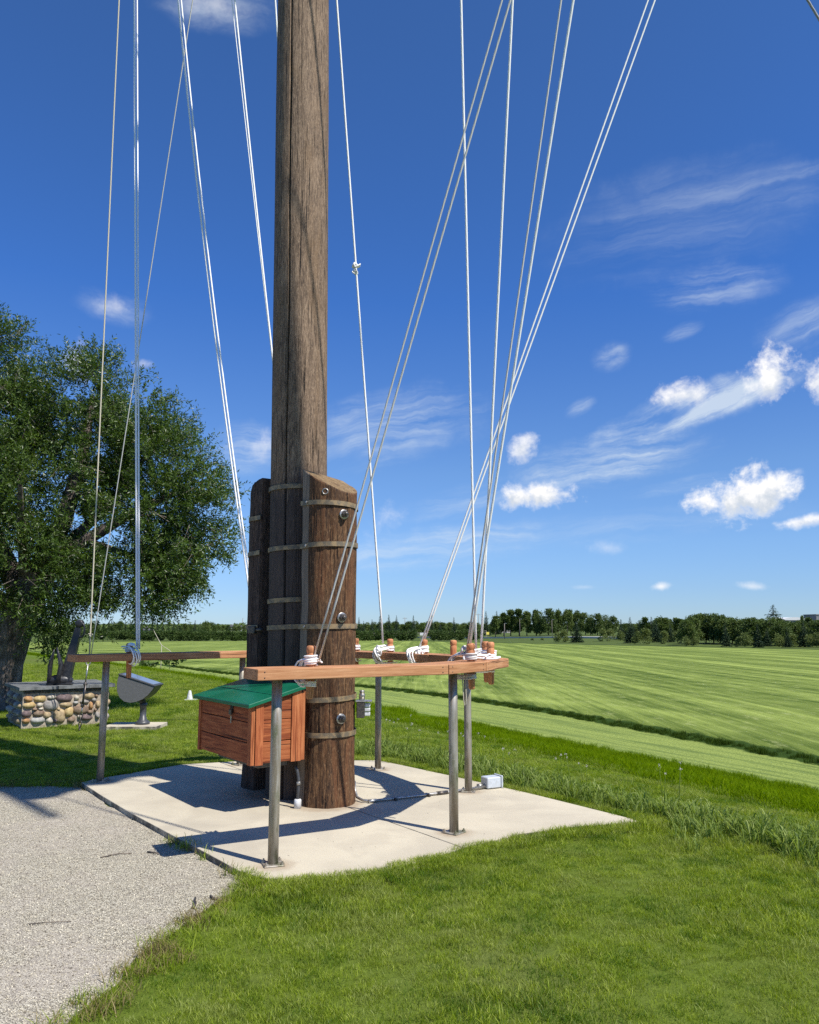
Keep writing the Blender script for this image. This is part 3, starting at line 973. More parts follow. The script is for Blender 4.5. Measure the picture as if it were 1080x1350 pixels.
def make_cheek(cx, cy, ax, zc, slope, seed, label, r_c=0.252, mats3=None):
    r0, ext = r_c, 0.13
    side = Vector((-ax.y, ax.x))
    # D section: half circle outward, straight sides toward the mast
    sect, flats = [], set()
    n_arc, n_fl = 110, 10
    for k in range(n_arc + 1):
        a = -math.pi / 2 + math.pi * k / n_arc
        p = ax * (math.cos(a) * r0) + side * (math.sin(a) * r0)
        sect.append((p.x, p.y))
    for k in range(1, n_fl + 1):
        flats.add(len(sect) - 1)
        p = side * (r0 - 0.012) - ax * (ext * k / n_fl)
        sect.append((p.x, p.y))
    for k in range(1, 8):
        p = side * ((r0 - 0.012) * (1 - 2 * k / 8)) - ax * ext
        sect.append((p.x, p.y))
    for k in range(n_fl, 0, -1):
        flats.add(len(sect) - 1)
        p = -side * (r0 - 0.012) - ax * (ext * k / n_fl)
        sect.append((p.x, p.y))
    flats.add(len(sect) - 1)

    def rf(j, th, z):
        x, y = sect[j]
        v = 0.010 * mnoise.noise(Vector((x * 7 + seed, y * 7, z * 0.8))) + 0.006 * mnoise.noise(Vector((x * 22 + seed, y * 22, z * 2.5)))
        v += 0.0045 * mnoise.noise(Vector((x * 60 + seed, y * 60, z * 2.0)))
        if z < 0.35 : v += 0.010 * (0.35 - z) / 0.35
        # axe marks
        ck = abs((math.atan2(y, x) * 9 + 1.4 * mnoise.noise(Vector((seed, 2, z * 0.7)))) % 6.283 - 3.14159)
        if ck < 0.11 and j < n_arc: v -= 0.010 * max(0, mnoise.noise(Vector((x * 9 + 4, seed, z * 0.9))) + 0.25)
        return v

    def zt(x, y):
        o = x * ax.x + y * ax.y
        if mats3: return 3.15 - 1.55 * (o + 0.15) ** 2 - 0.05 * max(0, o)
        z = zc - 0.46 * x + 0.33 * y
        if o > 0.15: z -= 0.9 * (o - 0.15) ** 2
        return z
    o = logmesh('support_log', rf, -0.02, zt, 150, len(sect), (0, 0), mats3 or [M['cheek'], M['endgrain'], M['cheekgrey']], parent=mast,
                loc=(cx - MX, cy - MY, 0), sect=sect, flat_mi=flats)
    o['label'] = label
    return sect


CF = (-0.765, 7.66)
CB = (-1.455, 8.45)
sectF = make_cheek(*CF, AX, 3.02, 0.60, 1.0, 'thick reddish brown support log facing the path, its top sawn at a slant')
sectB = make_cheek(*CB, -AX, 3.02, 0.62, 5.0, 'thick support log on the shaded left side behind the mast', 0.245, [M['cheekshade'], M['endgrain'], M['cheekshade']])


def strap_around(path_pts, z, w=0.045, th=0.006, tilt=0.0):
    """a flat band that follows the outline at height z; its ends lap on the timber"""
    mb = MB()
    n = len(path_pts)
    vs, fs = [], []
    for k, (p, nr) in enumerate(path_pts):
        zz = z + tilt * (k / (n - 1) - 0.5)
        for off, dz in ((0.004, -w / 2), (0.004 + th, -w / 2), (0.004 + th, w / 2), (0.004, w / 2)):
            vs.append((p[0] + nr[0] * off, p[1] + nr[1] * off, zz + dz))
    for k in range(n - 1):
        for j in range(4):
            a, b = k * 4 + j, k * 4 + (j + 1) % 4
            fs.append((a, b, b + 4, a + 4))
    fs.append((0, 1, 2, 3)); fs.append(tuple((n - 1) * 4 + i for i in (3, 2, 1, 0)))
    mb.add(vs, fs)
    mb.build('strap', M['strap'], mast)
    return


def bolt(name, pos, nrm, r_=0.045, parent=mast, big=True):
    """square plate washer, hex nut and threaded end standing off the log"""
    q = Vector(nrm).to_track_quat('Z', 'Y').to_matrix()
    mb = MB()
    mb.lathe([(r_, 0), (r_, 0.008), (r_ * 0.9, 0.010)], pos, 20, q)
    o = mb.build(name, M['steel'], parent)
    mb = MB()
    p = Vector(pos) + Vector(nrm) * 0.010
    mb.lathe([(r_ * 0.72, 0), (r_ * 0.72, 0.030), (r_ * 0.60, 0.036)], p, 6, q, smooth=False)
    mb.lathe([(r_ * 0.36, 0.036), (r_ * 0.36, 0.052), (r_ * 0.28, 0.056)], p, 12, q)
    mb.build('nut', M['darksteel'], o)
    return o


def cheek_path(c, ax, r0=0.257, back=0.14, lo=-1, hi=1):
    side = Vector((-ax.y, ax.x))
    pts = []
    for k in range(6):
        if lo < 0:
            p = -side * (r0 - 0.008) - ax * (back * (1 - k / 6)); nr = -side
            pts.append(((p.x + c[0] - MX, p.y + c[1] - MY), nr))
    for k in range(41):
        a = -math.pi / 2 + math.pi * k / 40
        nr = ax * math.cos(a) + side * math.sin(a)
        p = nr * r0
        pts.append(((p.x + c[0] - MX, p.y + c[1] - MY), nr))
    for k in range(6):
        p = side * (r0 - 0.008) - ax * (back * (k + 1) / 6); nr = side
        pts.append(((p.x + c[0] - MX, p.y + c[1] - MY), nr))
    return pts


SIDE = Vector((-AX.y, AX.x))
for z, tl_v in ((2.755, -0.05), (2.375, 0.02), (1.61, 0.01), (0.955, 0.05), (0.635, 0.02)):
    pp = cheek_path(CF, AX)
    strap_around(pp, z, tilt=tl_v)
    # lag screw where the band turns on to the cut face (left as seen from the path)
    p = Vector((CF[0] - MX, CF[1] - MY)) - SIDE * 0.259 - AX * 0.03
    n3 = Vector((-SIDE.x, -SIDE.y, 0))
    mb = MB(); mb.lathe([(0.013, 0), (0.013, 0.012), (0.008, 0.016)], (p.x, p.y, z - tl_v / 2), 6, n3.to_track_quat('Z', 'Y').to_matrix(), smooth=False)
    mb.build('lag_screw', M['steel'], mast)
for z, tl_v in ((2.72, 0.02), (2.345, 0.04), (1.60, 0.0)):
    strap_around(cheek_path(CB, -AX, 0.250), z, tilt=tl_v)
for z, a0, a1 in ((2.985, 170, 400), (2.37, 195, 288), (1.86, 195, 288), (1.60, 195, 288)):
    pts = []
    for k in range(30):
        a = R(a0 + (a1 - a0) * k / 29)
        nr = Vector((math.cos(a), math.sin(a)))
        pts.append(((nr.x * 0.293 - 0.0105 * z, nr.y * 0.293), nr))
    strap_around(pts, z, tilt=0.02)
for px_s, z in ((0.47, 2.655), (0.44, 1.69), (0.45, 0.775)):
    # on the face of the near log, a little right of its middle
    to_cam = Vector((-CF[0], -CF[1])).normalized()
    right = Vector((-to_cam.y, to_cam.x))
    nr = (to_cam * math.sqrt(1 - px_s ** 2) + right * px_s)
    p = Vector((CF[0] - MX, CF[1] - MY)) + nr * 0.260
    bolt('bolt', (p.x, p.y, z), (nr.x, nr.y, 0.0), 0.047)
# eye bolt with cord on the slanting top
mb = MB()
ec = Vector((CF[0] - MX - 0.03, CF[1] - MY - 0.232, 2.87))
mb.tube([ec + Vector((math.cos(a) * 0.026, -0.02, math.sin(a) * 0.026)) for a in np.linspace(0, 2 * math.pi, 16, endpoint=False)], 0.006, 6, closed=True)
mb.build('eye_bolt', M['steel'], mast)
# small dark junction on the rear log
mb = MB()
mb.box((-1.60 - MX, 8.22 - MY, 1.575), (0.085, 0.07, 0.075), rz3(R(-25)), bev=0.006)
mb.tube([(-1.58 - MX, 8.20 - MY, 1.575), (-1.50 - MX, 8.16 - MY, 1.575)], 0.016, 10)
o = mb.build('junction_cap', M['darksteel'], mast)
# yard far above the picture, where the halyards lead
YD = Vector((0.66, -0.75)).normalized()
YO = Vector((-1.22 - MX, 0.0))
mb = MB()
pts, rr = [], []
for k in range(31):
    u = -6.6 + (9.6 + 6.6) * k / 30
    pts.append((YO.x + YD.x * u, YO.y + YD.y * u - 0.30 * 0, 14.12))
    rr.append(0.055 + 0.075 * (1 - abs((u - 1.5) / 8.1)) ** 0.6 if abs(u - 1.5) < 8.1 else 0.055)
mb.tube(pts, rr, 14)
mb.build('yard', M['mast'], mast)
mb = MB()
mb.tube([(YO.x + 0.2, 0.0, 14.40), (YO.x + 3.0, 0.0, 14.38), (5.15 - MX, 0.0, 14.36)], [0.10, 0.085, 0.05], 14)
mb.build('yard', M['mast'], mast)

# small flood lamp fitting on the right of the near log
fix = MB()
fc = Vector((-0.455 - MX, 7.63 - MY, 0.85))
mb = MB(); mb.box((fc.x, fc.y, fc.z - 0.01), (0.075, 0.12, 0.145), bev=0.006)
fo = mb.build('lamp_socket_box', M['darksteel'], mast)
mb = MB()
mb.box((fc.x + 0.028, fc.y, fc.z + 0.068), (0.15, 0.13, 0.012), bev=0.003)
mb.lathe([(0.028, 0), (0.028, 0.05), (0.022, 0.056)], (fc.x + 0.010, fc.y, fc.z + 0.082), 14)
mb.lathe([(0.020, 0), (0.026, 0.02), (0.02, 0.03)], (fc.x + 0.010, fc.y, fc.z + 0.136), 14)
mb.build('conduit_fitting', M['steel'], fo)
for dz in (0.035, -0.005, -0.045):
    mb = MB(); mb.box((fc.x + 0.062, fc.y, fc.z + dz - 0.005), (0.05, 0.08, 0.028), bev=0.004)
    mb.build('outlet_cover', M['pvc'], fo)

# ------------------------------------------------------------------ rail of planks around the mast
OUTW = 0.162
mid = [(-1.10, 5.604), (0.19, 6.31), (0.49, 6.74), (0.735, 7.38), (0.61, 7.98), (0.33, 8.50), (-0.62, 9.72), (-1.85, 9.84), (-3.52, 8.44)]
mid = [Vector(p) for p in mid]
RZ0, RZ1 = 1.243, 1.319
rail = empty('pin_rail', (-1.1, 7.75, 0))
tag(rail, 'waist high ring of wide cedar planks on steel pipe posts around the mast', 'rail')
RO = Vector((-1.1, 7.75))
outer, inner = [], []
for i, p in enumerate(mid):
    d0 = (mid[i] - mid[i - 1]).normalized() if i > 0 else None
    d1 = (mid[i + 1] - mid[i]).normalized() if i < len(mid) - 1 else None
    if d0 is None: d0 = d1
    if d1 is None: d1 = d0
    n0 = Vector((d0.y, -d0.x)); n1 = Vector((d1.y, -d1.x))
    nn = (n0 + n1).normalized()
    k = OUTW / max(0.5, nn.dot(n0))
    outer.append(p + nn * k)
    inner.append(p - nn * k)
for i in range(len(mid) - 1):
    a0, a1, b1, b0 = outer[i], outer[i + 1], inner[i + 1], inner[i]
    dr = (a1 - a0)
    L = dr.length
    ang = math.atan2(dr.y, dr.x)
    c0 = (a0 + a1 + b0 + b1) / 4
    gap = 0.0035
    Rm = rz3(-ang)
    loc2 = []
    for p in (a0, a1, b1, b0):
        v = Rm @ Vector((p.x - c0.x, p.y - c0.y, 0))
        loc2.append(v)
    # pull both ends in a hair so the joint shows
    if i > 0:
        loc2[0].x += gap; loc2[3].x += gap
    if i < len(mid) - 2:
        loc2[1].x -= gap; loc2[2].x -= gap
    zt0 = RZ1 - RZ0
    nseg = max(2, int(L / 0.15))
    bmm = bmesh.new()
    rows_ = []
    for k in range(nseg + 1):
        f = k / nseg
        po = loc2[0].lerp(loc2[1], f); pi_ = loc2[3].lerp(loc2[2], f)
        wob = 0.0022 * mnoise.noise(Vector((f * L * 2, i * 3.3, 0)))
        rows_.append([bmm.verts.new((po.x, po.y + wob, 0)), bmm.verts.new((pi_.x, pi_.y + wob, 0)), bmm.verts.new((pi_.x, pi_.y + wob, zt0 + wob)), bmm.verts.new((po.x, po.y + wob, zt0 + wob))])
    for k in range(nseg):
        for j in range(4):
            bmm.faces.new((rows_[k][j], rows_[k][(j + 1) % 4], rows_[k + 1][(j + 1) % 4], rows_[k + 1][j]))
    bmm.faces.new(rows_[0][::-1]); bmm.faces.new(rows_[-1])
    bmesh.ops.recalc_face_normals(bmm, faces=bmm.faces)
    es = [e for e in bmm.edges if e.is_manifold and e.calc_face_angle() > 0.5]
    bmesh.ops.bevel(bmm, geom=es, offset=0.005, segments=2, affect='EDGES', profile=0.5)
    me = bpy.data.meshes.new('plank')
    bmm.to_mesh(me); bmm.free()
    me.materials.append(M['cedar'])
    o = link('plank', me, rail, (c0.x - RO.x, c0.y - RO.y, RZ0), (0, 0, ang))
    # plugged screw heads near each end of the outer edge
    mb = MB()
    for sgn, e in ((1, loc2[0]), (-1, loc2[1])):
        for dz in (0.018, 0.056):
            yq = e.y + (0.0005 if e.y > 0 else -0.0005)
            mb.lathe([(0.0045, 0), (0.0045, 0.002)], (e.x + sgn * 0.05, e.y * 1.0, dz), 8, Vector((0, -1 if e.y < 0 else 1, 0)).to_track_quat('Z', 'Y').to_matrix())
    sc_ = mb.build('screw_head', M['darksteel'], o)
    sc_['kind'] = 'stuff'

POSTS = [(-0.93, 5.71), (0.35, 6.56), (0.58, 8.15), (-0.36, 9.40), (-2.0, 9.70), (-3.25, 8.68)]
for i, (x, y) in enumerate(POSTS):
    lx, ly = x - RO.x, y - RO.y
    mb = MB()
    n = 24
    prof = [(0.0365, PADZ + 0.008), (0.0365, 0.5), (0.0365, 0.9), (0.0365, RZ0 - 0.006)]
    mb.lathe(prof, (lx, ly, 0), n)
    post = mb.build('post', M['pipe'], rail)
    mb = MB(); mb.box((lx, ly, PADZ + 0.005), (0.14, 0.14, 0.010), rz3(R(20 + 31 * i)), bev=0.002)
    bp = mb.build('base_plate', M['pipe'], post)
    mb = MB()
    for sx in (-1, 1):
        for sy in (-1, 1):
            v = rz3(R(20 + 31 * i)) @ Vector((sx * 0.055, sy * 0.055, 0))
            mb = MB()
            mb.lathe([(0.013, 0), (0.013, 0.011), (0.006, 0.011), (0.006, 0.022)], (lx + v.x, ly + v.y, PADZ + 0.010), 6, smooth=False)
            bb = mb.build('anchor_nut', M['pipe'], post)
    mb = MB()
    mb.lathe([(0.06, 0), (0.06, 0.006)], (lx, ly, RZ0 - 0.0065), 16)
    mb.build('top_flange', M['pipe'], post)

# ------------------------------------------------------------------ belaying pins
pin_me = None


def make_pin(x, y, label, ztop=1.47):
    global pin_me
    if pin_me is None:
        mb = MB()
        mb.lathe([(0.018, -0.215), (0.026, -0.205), (0.029, -0.10), (0.031, 0.0), (0.034, 0.06), (0.035, 0.098), (0.031, 0.105), (0.031, 0.110), (0.035, 0.116), (0.036, 0.146), (0.031, 0.157), (0.018, 0.162)], (0, 0, 0), 20)
        pin_me = mb.build('belaying_pin', M['pin'])
        o = pin_me
    else:
        o = pin_me.copy()
        COL.objects.link(o)
    o.location = (x, y, ztop - 0.162)
    o.rotation_euler = (R(random.uniform(-1.5, 1.5)), R(random.uniform(-1.5, 1.5)), random.uniform(0, 6))
    return tag(o, label, 'belaying pin', 'belaying pins in the rail')


PINS = dict(p1=(-0.71, 5.82), p5=(0.51, 6.70), p7=(0.730, 7.27), p6=(0.715, 7.56), p4=(0.45, 8.29), p3=(0.16, 8.72), p2=(-0.22, 9.20), p9=(-0.64, 9.70), p8=(-3.06, 8.83),
            p10=(-1.83, 9.84), p11=(-1.27, 9.785), p12=(-1.14, 9.772))
PL = dict(p1='wooden pin nearest the path, in the front rail before the near log', p5='wooden pin wrapped in grey rope in the front rail, right of the front post',
          p7='larger bare wooden pin at the far right corner of the rail', p6='slimmer wooden pin just behind the one at the right corner of the rail',
          p4='bare wooden pin without any rope in the back rail', p3='wooden pin in the back rail holding the steeply slanting double rope',
          p2='wooden pin in the back rail beside the back post, under the knotted rope', p9='wooden pin in the back rail at the edge of the near log, half hidden',
          p8='wooden pin in the left rail with white rope hanging over its edge')
for k, (x, y) in PINS.items():
    make_pin(x, y, PL.get(k, 'wooden pin in the back rail hidden behind the mast'), 1.43 if k == 'p8' else 1.47)

# ------------------------------------------------------------------ ropes
def nearest_inward(x, y):
    v = Vector((RO.x - x, RO.y - y))
    # inward normal of the nearest plank
    best, bn = 9, None
    for i in range(len(mid) - 1):
        a, b = mid[i], mid[i + 1]
        d = b - a
        tt = max(0, min(1, (Vector((x, y)) - a).dot(d) / d.dot(d)))
        ds = (a + d * tt - Vector((x, y))).length
        if ds < best:
            best = ds; bn = Vector((-d.y, d.x)).normalized(); bd = d.normalized()
    return bn, bd


def line_pts(a, b, n=24, sag=0.0, sagdir=Vector((0, 0, -1))):
    a, b = Vector(a), Vector(b)
    return [a.lerp(b, k / n) + sagdir * (sag * 4 * (k / n) * (1 - k / n)) for k in range(n + 1)]


def coil(parent, org, px, py, wraps=4, loops=4, mat_='rope', seed=0, below=True, r_=0.0075, drop=1.10, reach=0.20, inward=True):
    """turns round the pin, then figure of eight turns over the rail edge and under to the pin foot"""
    rnd = random.Random(seed)
    nr, td = nearest_inward(px, py)
    if not inward: nr = -nr
    nr3 = Vector((nr.x, nr.y, 0)); td3 = Vector((td.x, td.y, 0))
    c = Vector((px, py, 0)) - Vector(org)
    mb = MB()
    pts = []
    for k in range(wraps * 14 + 1):
        a = 2 * math.pi * k / 14
        rad = 0.043 + 0.004 * math.sin(a * 0.37 + seed)
        pts.append(c + Vector((math.cos(a) * rad, math.sin(a) * rad, RZ1 + 0.012 + 0.0135 * a / (2 * math.pi))))
    mb.tube(pts, r_, 7)
    if below:
        pts = []
        for k in range(3 * 14 + 1):
            a = 2 * math.pi * k / 14
            pts.append(c + Vector((math.cos(a) * 0.038, math.sin(a) * 0.038, RZ0 - 0.018 - 0.0135 * a / (2 * math.pi))))
        mb.tube(pts, r_, 7)
    for i in range(loops):
        lat = (i - (loops - 1) / 2) * 0.018 + rnd.uniform(-0.004, 0.004)
        up = RZ1 + 0.03 + rnd.uniform(0, 0.05)
        lo = RZ0 - 0.03 - rnd.uniform(0, 0.03) if below else RZ0 - rnd.uniform(0.0, 0.05)
        rc = reach + rnd.uniform(-0.01, 0.03)
        P = [(-0.045, up - 0.005), (0.0, up + 0.004), (0.07, up), (rc * 0.78, up - 0.012), (rc, (up + lo) / 2 + 0.04), (rc + 0.006, (up + lo) / 2 - 0.02), (rc * 0.82, lo), (0.08, lo - 0.008), (0, lo - 0.004), (-0.043, lo)]
        L = []
        for j, (u, z) in enumerate(P):
            sgn = 1 if j < 5 else -1
            L.append(c + nr3 * u + td3 * (lat + 0.034 * sgn * (1 if u < 0.06 else 0.3)) + Vector((0, 0, z)))
        # smooth
        for _ in range(2):
            N_ = []
            for j in range(len(L) - 1):
                N_ += [L[j].lerp(L[j + 1], 0.25), L[j].lerp(L[j + 1], 0.75)]
            L = [L[0]] + N_ + [L[-1]]
        mb.tube(L, r_, 7)
    o = mb.build('rope_turns', M[mat_], parent)
    o['kind'] = 'stuff'
    return o


def hitch(parent, org, c, seed, n=5, size=0.05, mat_='rope', r_=0.008):
    """a lumpy knot of a few tight loops"""
    rnd = random.Random(seed)
    mb = MB()
    c = Vector(c) - Vector(org)
    for i in range(n):
        q = Matrix.Rotation(rnd.uniform(0, 3.1), 3, Vector((rnd.uniform(-1, 1), rnd.uniform(-1, 1), rnd.uniform(-1, 1))).normalized())
        rad = size * rnd.uniform(0.5, 1.0)
        cc = c + Vector((rnd.uniform(-1, 1), rnd.uniform(-1, 1), rnd.uniform(-1, 1))) * size * 0.4
        mb.tube([cc + q @ Vector((math.cos(a) * rad, math.sin(a) * rad * 0.7, 0)) for a in np.linspace(0, 2 * math.pi, 14, endpoint=False)], r_, 6, closed=True)
    o = mb.build('knot', M[mat_], parent)
    return o


def halyard(label, lines, mats_, r_=0.010, coils=None, group=None, sag=None, knots=()):
    org = Vector(lines[0][0])
    t_ = empty('halyard', org)
    tag(t_, label, 'rope', group or 'halyards leading up the mast')
    for i, (a, b) in enumerate(lines):
        rad = (r_[i] if isinstance(r_, (list, tuple)) else r_) * 0.98
        sg, sd = (sag[i] if sag else (0.0, Vector((0, 0, -1))))
        P = [p - org for p in line_pts(a, b, 30, sg, sd)]
        mb = MB(); mb.tube(P, rad, 8)
        mb.build('line', M[mats_[i] if isinstance(mats_, (list, tuple)) else mats_], t_)
    for kw in (coils or []):
        coil(t_, org, **kw)
    for kk in knots:
        hitch(t_, org, *kk)
    return t_


G = dict(
    R3a=((-2.982, 8.84, 1.365), (-4.748, 12.06, 14)), R3b=((-2.957, 8.84, 1.365), (-4.661, 11.96, 14)),
    R4a=((-1.869, 9.84, 1.453), (-3.923, 11.122, 14)), R4b=((-1.842, 9.84, 1.453), (-3.858, 11.047, 14)),
    R5=((-1.268, 9.78, 1.391), (-2.879, 9.936, 14)), R5b=((-1.25, 9.78, 1.391), (-2.959, 10.027, 14)),
    R6=((-1.138, 9.77, 1.391), (-2.058, 9.002, 14)), R7=((-0.299, 9.1, 1.422), (-1.241, 8.074, 14)),
    R8=((0.639, 7.75, 1.335), (0.371, 6.243, 14)), R9a=((-0.69, 5.8, 1.369), (3.046, 3.203, 14)), R9b=((-0.647, 5.8, 1.369), (3.138, 3.098, 14)),
    R10=((0.67, 7.6, 1.335), (1.244, 5.25, 14)), R11a=((0.473, 6.72, 1.382), (2.261, 4.094, 14)), R11b=((0.49, 6.7, 1.382), (2.453, 3.876, 14)),
    R12a=((0.09, 8.7, 1.340), (4.754, 8.05, 14.33)), R12b=((0.115, 8.72, 1.340), (4.874, 8.05, 14.33)))
down = Vector((0, 0, -1)); lft = Vector((-1, 0.1, 0))
halyard('thick white double rope rising from the pin in the left rail', [G['R3a'], G['R3b']], 'rope', [0.013, 0.010], [dict(px=-3.06, py=8.83, wraps=3, loops=5, seed=3, below=False, reach=0.185)],
        knots=[((-3.02, 8.78, 1.40), 31, 4, 0.045)])
halyard('white double rope bowing behind the upper left of the support logs', [G['R4a'], G['R4b']], 'rope', [0.0125, 0.011], [dict(px=-1.83, py=9.84, seed=4)], sag=[(0.10, lft), (0.095, lft)])
halyard('pair of white ropes passing behind the mast on its left', [G['R5'], G['R5b']], 'rope', [0.012, 0.006], [dict(px=-1.27, py=9.785, seed=5)], sag=[(0.03, lft), (0.03, lft)])
halyard('single white rope vanishing behind the top of the mast', [G['R6']], 'rope', 0.011, [dict(px=-1.14, py=9.772, seed=6)])
halyard('white rope with a knot halfway, right of the mast', [G['R7']], 'rope', 0.0115, [dict(px=-0.22, py=9.20, wraps=4, loops=6, seed=7, below=False)],
        knots=[((-0.624, 8.746, 5.761), 71, 6, 0.05), ((-0.628, 8.742, 5.68), 72, 5, 0.035), ((-0.36, 9.05, 1.33), 73, 5, 0.06)])
halyard('nearly upright white rope meeting the rail left of its right corner', [G['R8']], 'rope', 0.0115, [dict(px=0.715, py=7.56, wraps=3, loops=3, seed=8, below=False)])
halyard('pair of grey ropes crossing in front of the near log', [G['R9a'], G['R9b']], ['ropeold', 'ropeold'], [0.0068, 0.0075], [dict(px=-0.71, py=5.82, wraps=5, loops=5, seed=9, r_=0.0070)])
halyard('grey and white rope coming down just left of the right corner pins', [G['R10']], 'rope', 0.0115, [dict(px=0.730, py=7.27, wraps=2, loops=2, seed=10, below=False)])
halyard('pair of ropes tied to the grey wrapped pin right of the front post', [G['R11a'], G['R11b']], ['ropeold', 'rope'], [0.008, 0.0105], [dict(px=0.51, py=6.70, wraps=4, loops=5, seed=11, mat_='ropeold')],
        knots=[((0.47, 6.75, 1.40), 111, 5, 0.05, 'ropeold')])
halyard('bright white double rope slanting farthest right to the top edge', [G['R12a'], G['R12b']], 'rope', 0.0095, [dict(px=0.16, py=8.72, wraps=5, loops=6, seed=12, below=False)],
        knots=[((0.10, 8.64, 1.34), 121, 5, 0.06)])
# back pin whose rope is hidden behind the log
t0 = empty('halyard', (-0.64, 9.70, 1.33)); tag(t0, 'white rope turns on the half hidden pin beside the near log', 'rope', 'halyards leading up the mast')
coil(t0, (-0.64, 9.70, 1.33), -0.64, 9.70, 4, 3, 'rope', 13, False)
# spare rope heaped on the right corner of the rail
t0 = empty('spare_rope', (0.665, 7.35, RZ1)); tag(t0, 'heap of spare white rope lying on the right corner of the rail', 'rope')
rnd = random.Random(5)
mb = MB()
for i in range(7):
    cx_, cy_ = rnd.uniform(-0.09, 0.06), rnd.uniform(-0.30, 0.26)
    cx_ += 0.02 - abs(cy_) * 0.25
    a0 = rnd.uniform(0, 3)
    ra, rb = rnd.uniform(0.07, 0.13), rnd.uniform(0.03, 0.055)
    pts = []
    for k in range(26):
        a = 2 * math.pi * k / 26
        x = math.cos(a) * ra; y = math.sin(a) * rb + 0.012 * math.sin(a * 3 + i)
        pts.append((cx_ + x * math.cos(a0 + 1.5) - y * math.sin(a0 + 1.5), cy_ + x * math.sin(a0 + 1.5) + y * math.cos(a0 + 1.5), 0.009 + 0.014 * i / 2 + 0.008 * math.sin(a * 2 + i)))
    mb.tube(pts, 0.0085, 7, closed=True)
o = mb.build('rope_turns', M['rope'], t0); o['kind'] = 'stuff'
# grey tail hanging beside the front post
t0 = empty('hanging_rope_tail', (0.425, 6.60, RZ0)); tag(t0, 'thin pale rope tails hanging under the rail right of the front post', 'rope')
mb = MB()
mb.tube([(0.0, 0, 0.0), (0.008, 0, -0.1), (0.012, 0, -0.22), (0.020, 0, -0.27), (0.031, 0, -0.255), (0.034, 0, -0.2), (0.030, 0, -0.1), (0.032, 0, 0.0)], 0.0045, 6)
mb.build('tail', M['ropetan'], t0)

# standing rigging to the ground anchor by the stone plinth
t0 = empty('rigging_turnbuckle', (-5.25, 13.05, 0)); tag(t0, 'dark steel turnbuckle and chain holding two stays in front of the stone plinth', 'turnbuckle')
A0 = Vector((0.065, 0.03, 1.12)); B0 = Vector((0.0, -0.02, 0.0)); dv = (A0 - B0)
q = dv.to_track_quat('Z', 'Y').to_matrix()
mb = MB()
for s_ in (-1, 1):
    off = q @ Vector((0.022 * s_, 0, 0))
    mb.tube([B0 + dv * 0.32 + off, B0 + dv * 0.62 + off], 0.012, 8)
for f in (0.32, 0.62):
    mb.lathe([(0.026, -0.02), (0.032, -0.01), (0.032, 0.02), (0.022, 0.03)], B0 + dv * f, 12, q)
mb.build('barrel', M['darksteel'], t0)
for fa, fb in ((0.62, 0.90), (0.20, 0.32)):
    mb = MB(); mb.tube([B0 + dv * fa, B0 + dv * fb], 0.012, 8); mb.build('screw', M['steel'], t0)
for i in range(4):
    c = B0 + dv * (0.015 + 0.055 * i)
    w = Vector((1, 0, 0)) if i % 2 else Vector((0, 1, 0))
    mb = MB(); mb.tube([c + w * (math.cos(a) * 0.022) + dv.normalized() * (math.sin(a) * 0.042) for a in np.linspace(0, 2 * math.pi, 14, endpoint=False)], 0.008, 6, closed=True)
    mb.build('chain_link', M['darksteel'], t0)
mb = MB()
c = B0 + dv * 0.93
mb.tube([c + Vector((math.cos(a) * 0.035, 0, math.sin(a) * 0.05)) for a in np.linspace(0, 2 * math.pi, 14, endpoint=False)], 0.010, 6, closed=True)
mb.build('shackle', M['steel'], t0)
t1 = empty('mast_stay', (-5.186, 13.08, 1.15)); tag(t1, 'leftmost pale stay running up from the turnbuckle by the stone plinth', 'rope', 'stays from the turnbuckle')
mb = MB(); mb.tube([p - Vector((-5.186, 13.08, 1.15)) for p in line_pts((-5.186, 13.1, 1.13), (-5.066, 12.421, 14), 30)], 0.0125, 8); mb.build('line', M['ropetan'], t1)
hitch(t1, (-5.186, 13.08, 1.15), (-5.17, 13.06, 1.48), 8, 4, 0.035, 'ropetan')
t1 = empty('mast_stay', (-5.16, 13.08, 1.15)); tag(t1, 'thin dark grey stay leaning right from the turnbuckle toward the mast top', 'rope', 'stays from the turnbuckle')
mb = MB(); mb.tube([p - Vector((-5.16, 13.08, 1.15)) for p in line_pts((-5.16, 13.1, 1.15), (-1.36, 8.209, 20), 30)], 0.0085, 8); mb.build('line', M['ropeold'], t1)
t1 = empty('mast_stay', (7.48, 7.0, 0.0)); tag(t1, 'dark stay cutting across the top right corner of the picture', 'rope')
mb = MB(); mb.tube([p - Vector((7.48, 7.0, 0)) for p in line_pts((7.485, 7.0, 0.0), (0.298, 6.325, 14), 12)], 0.011, 8); mb.build('line', M['ropegrey'], t1)
mb = MB(); mb.tube([(0.03, 0, -0.3), (0, 0, 0.08)], 0.02, 8); mb.build('ground_stake', M['darksteel'], t1)
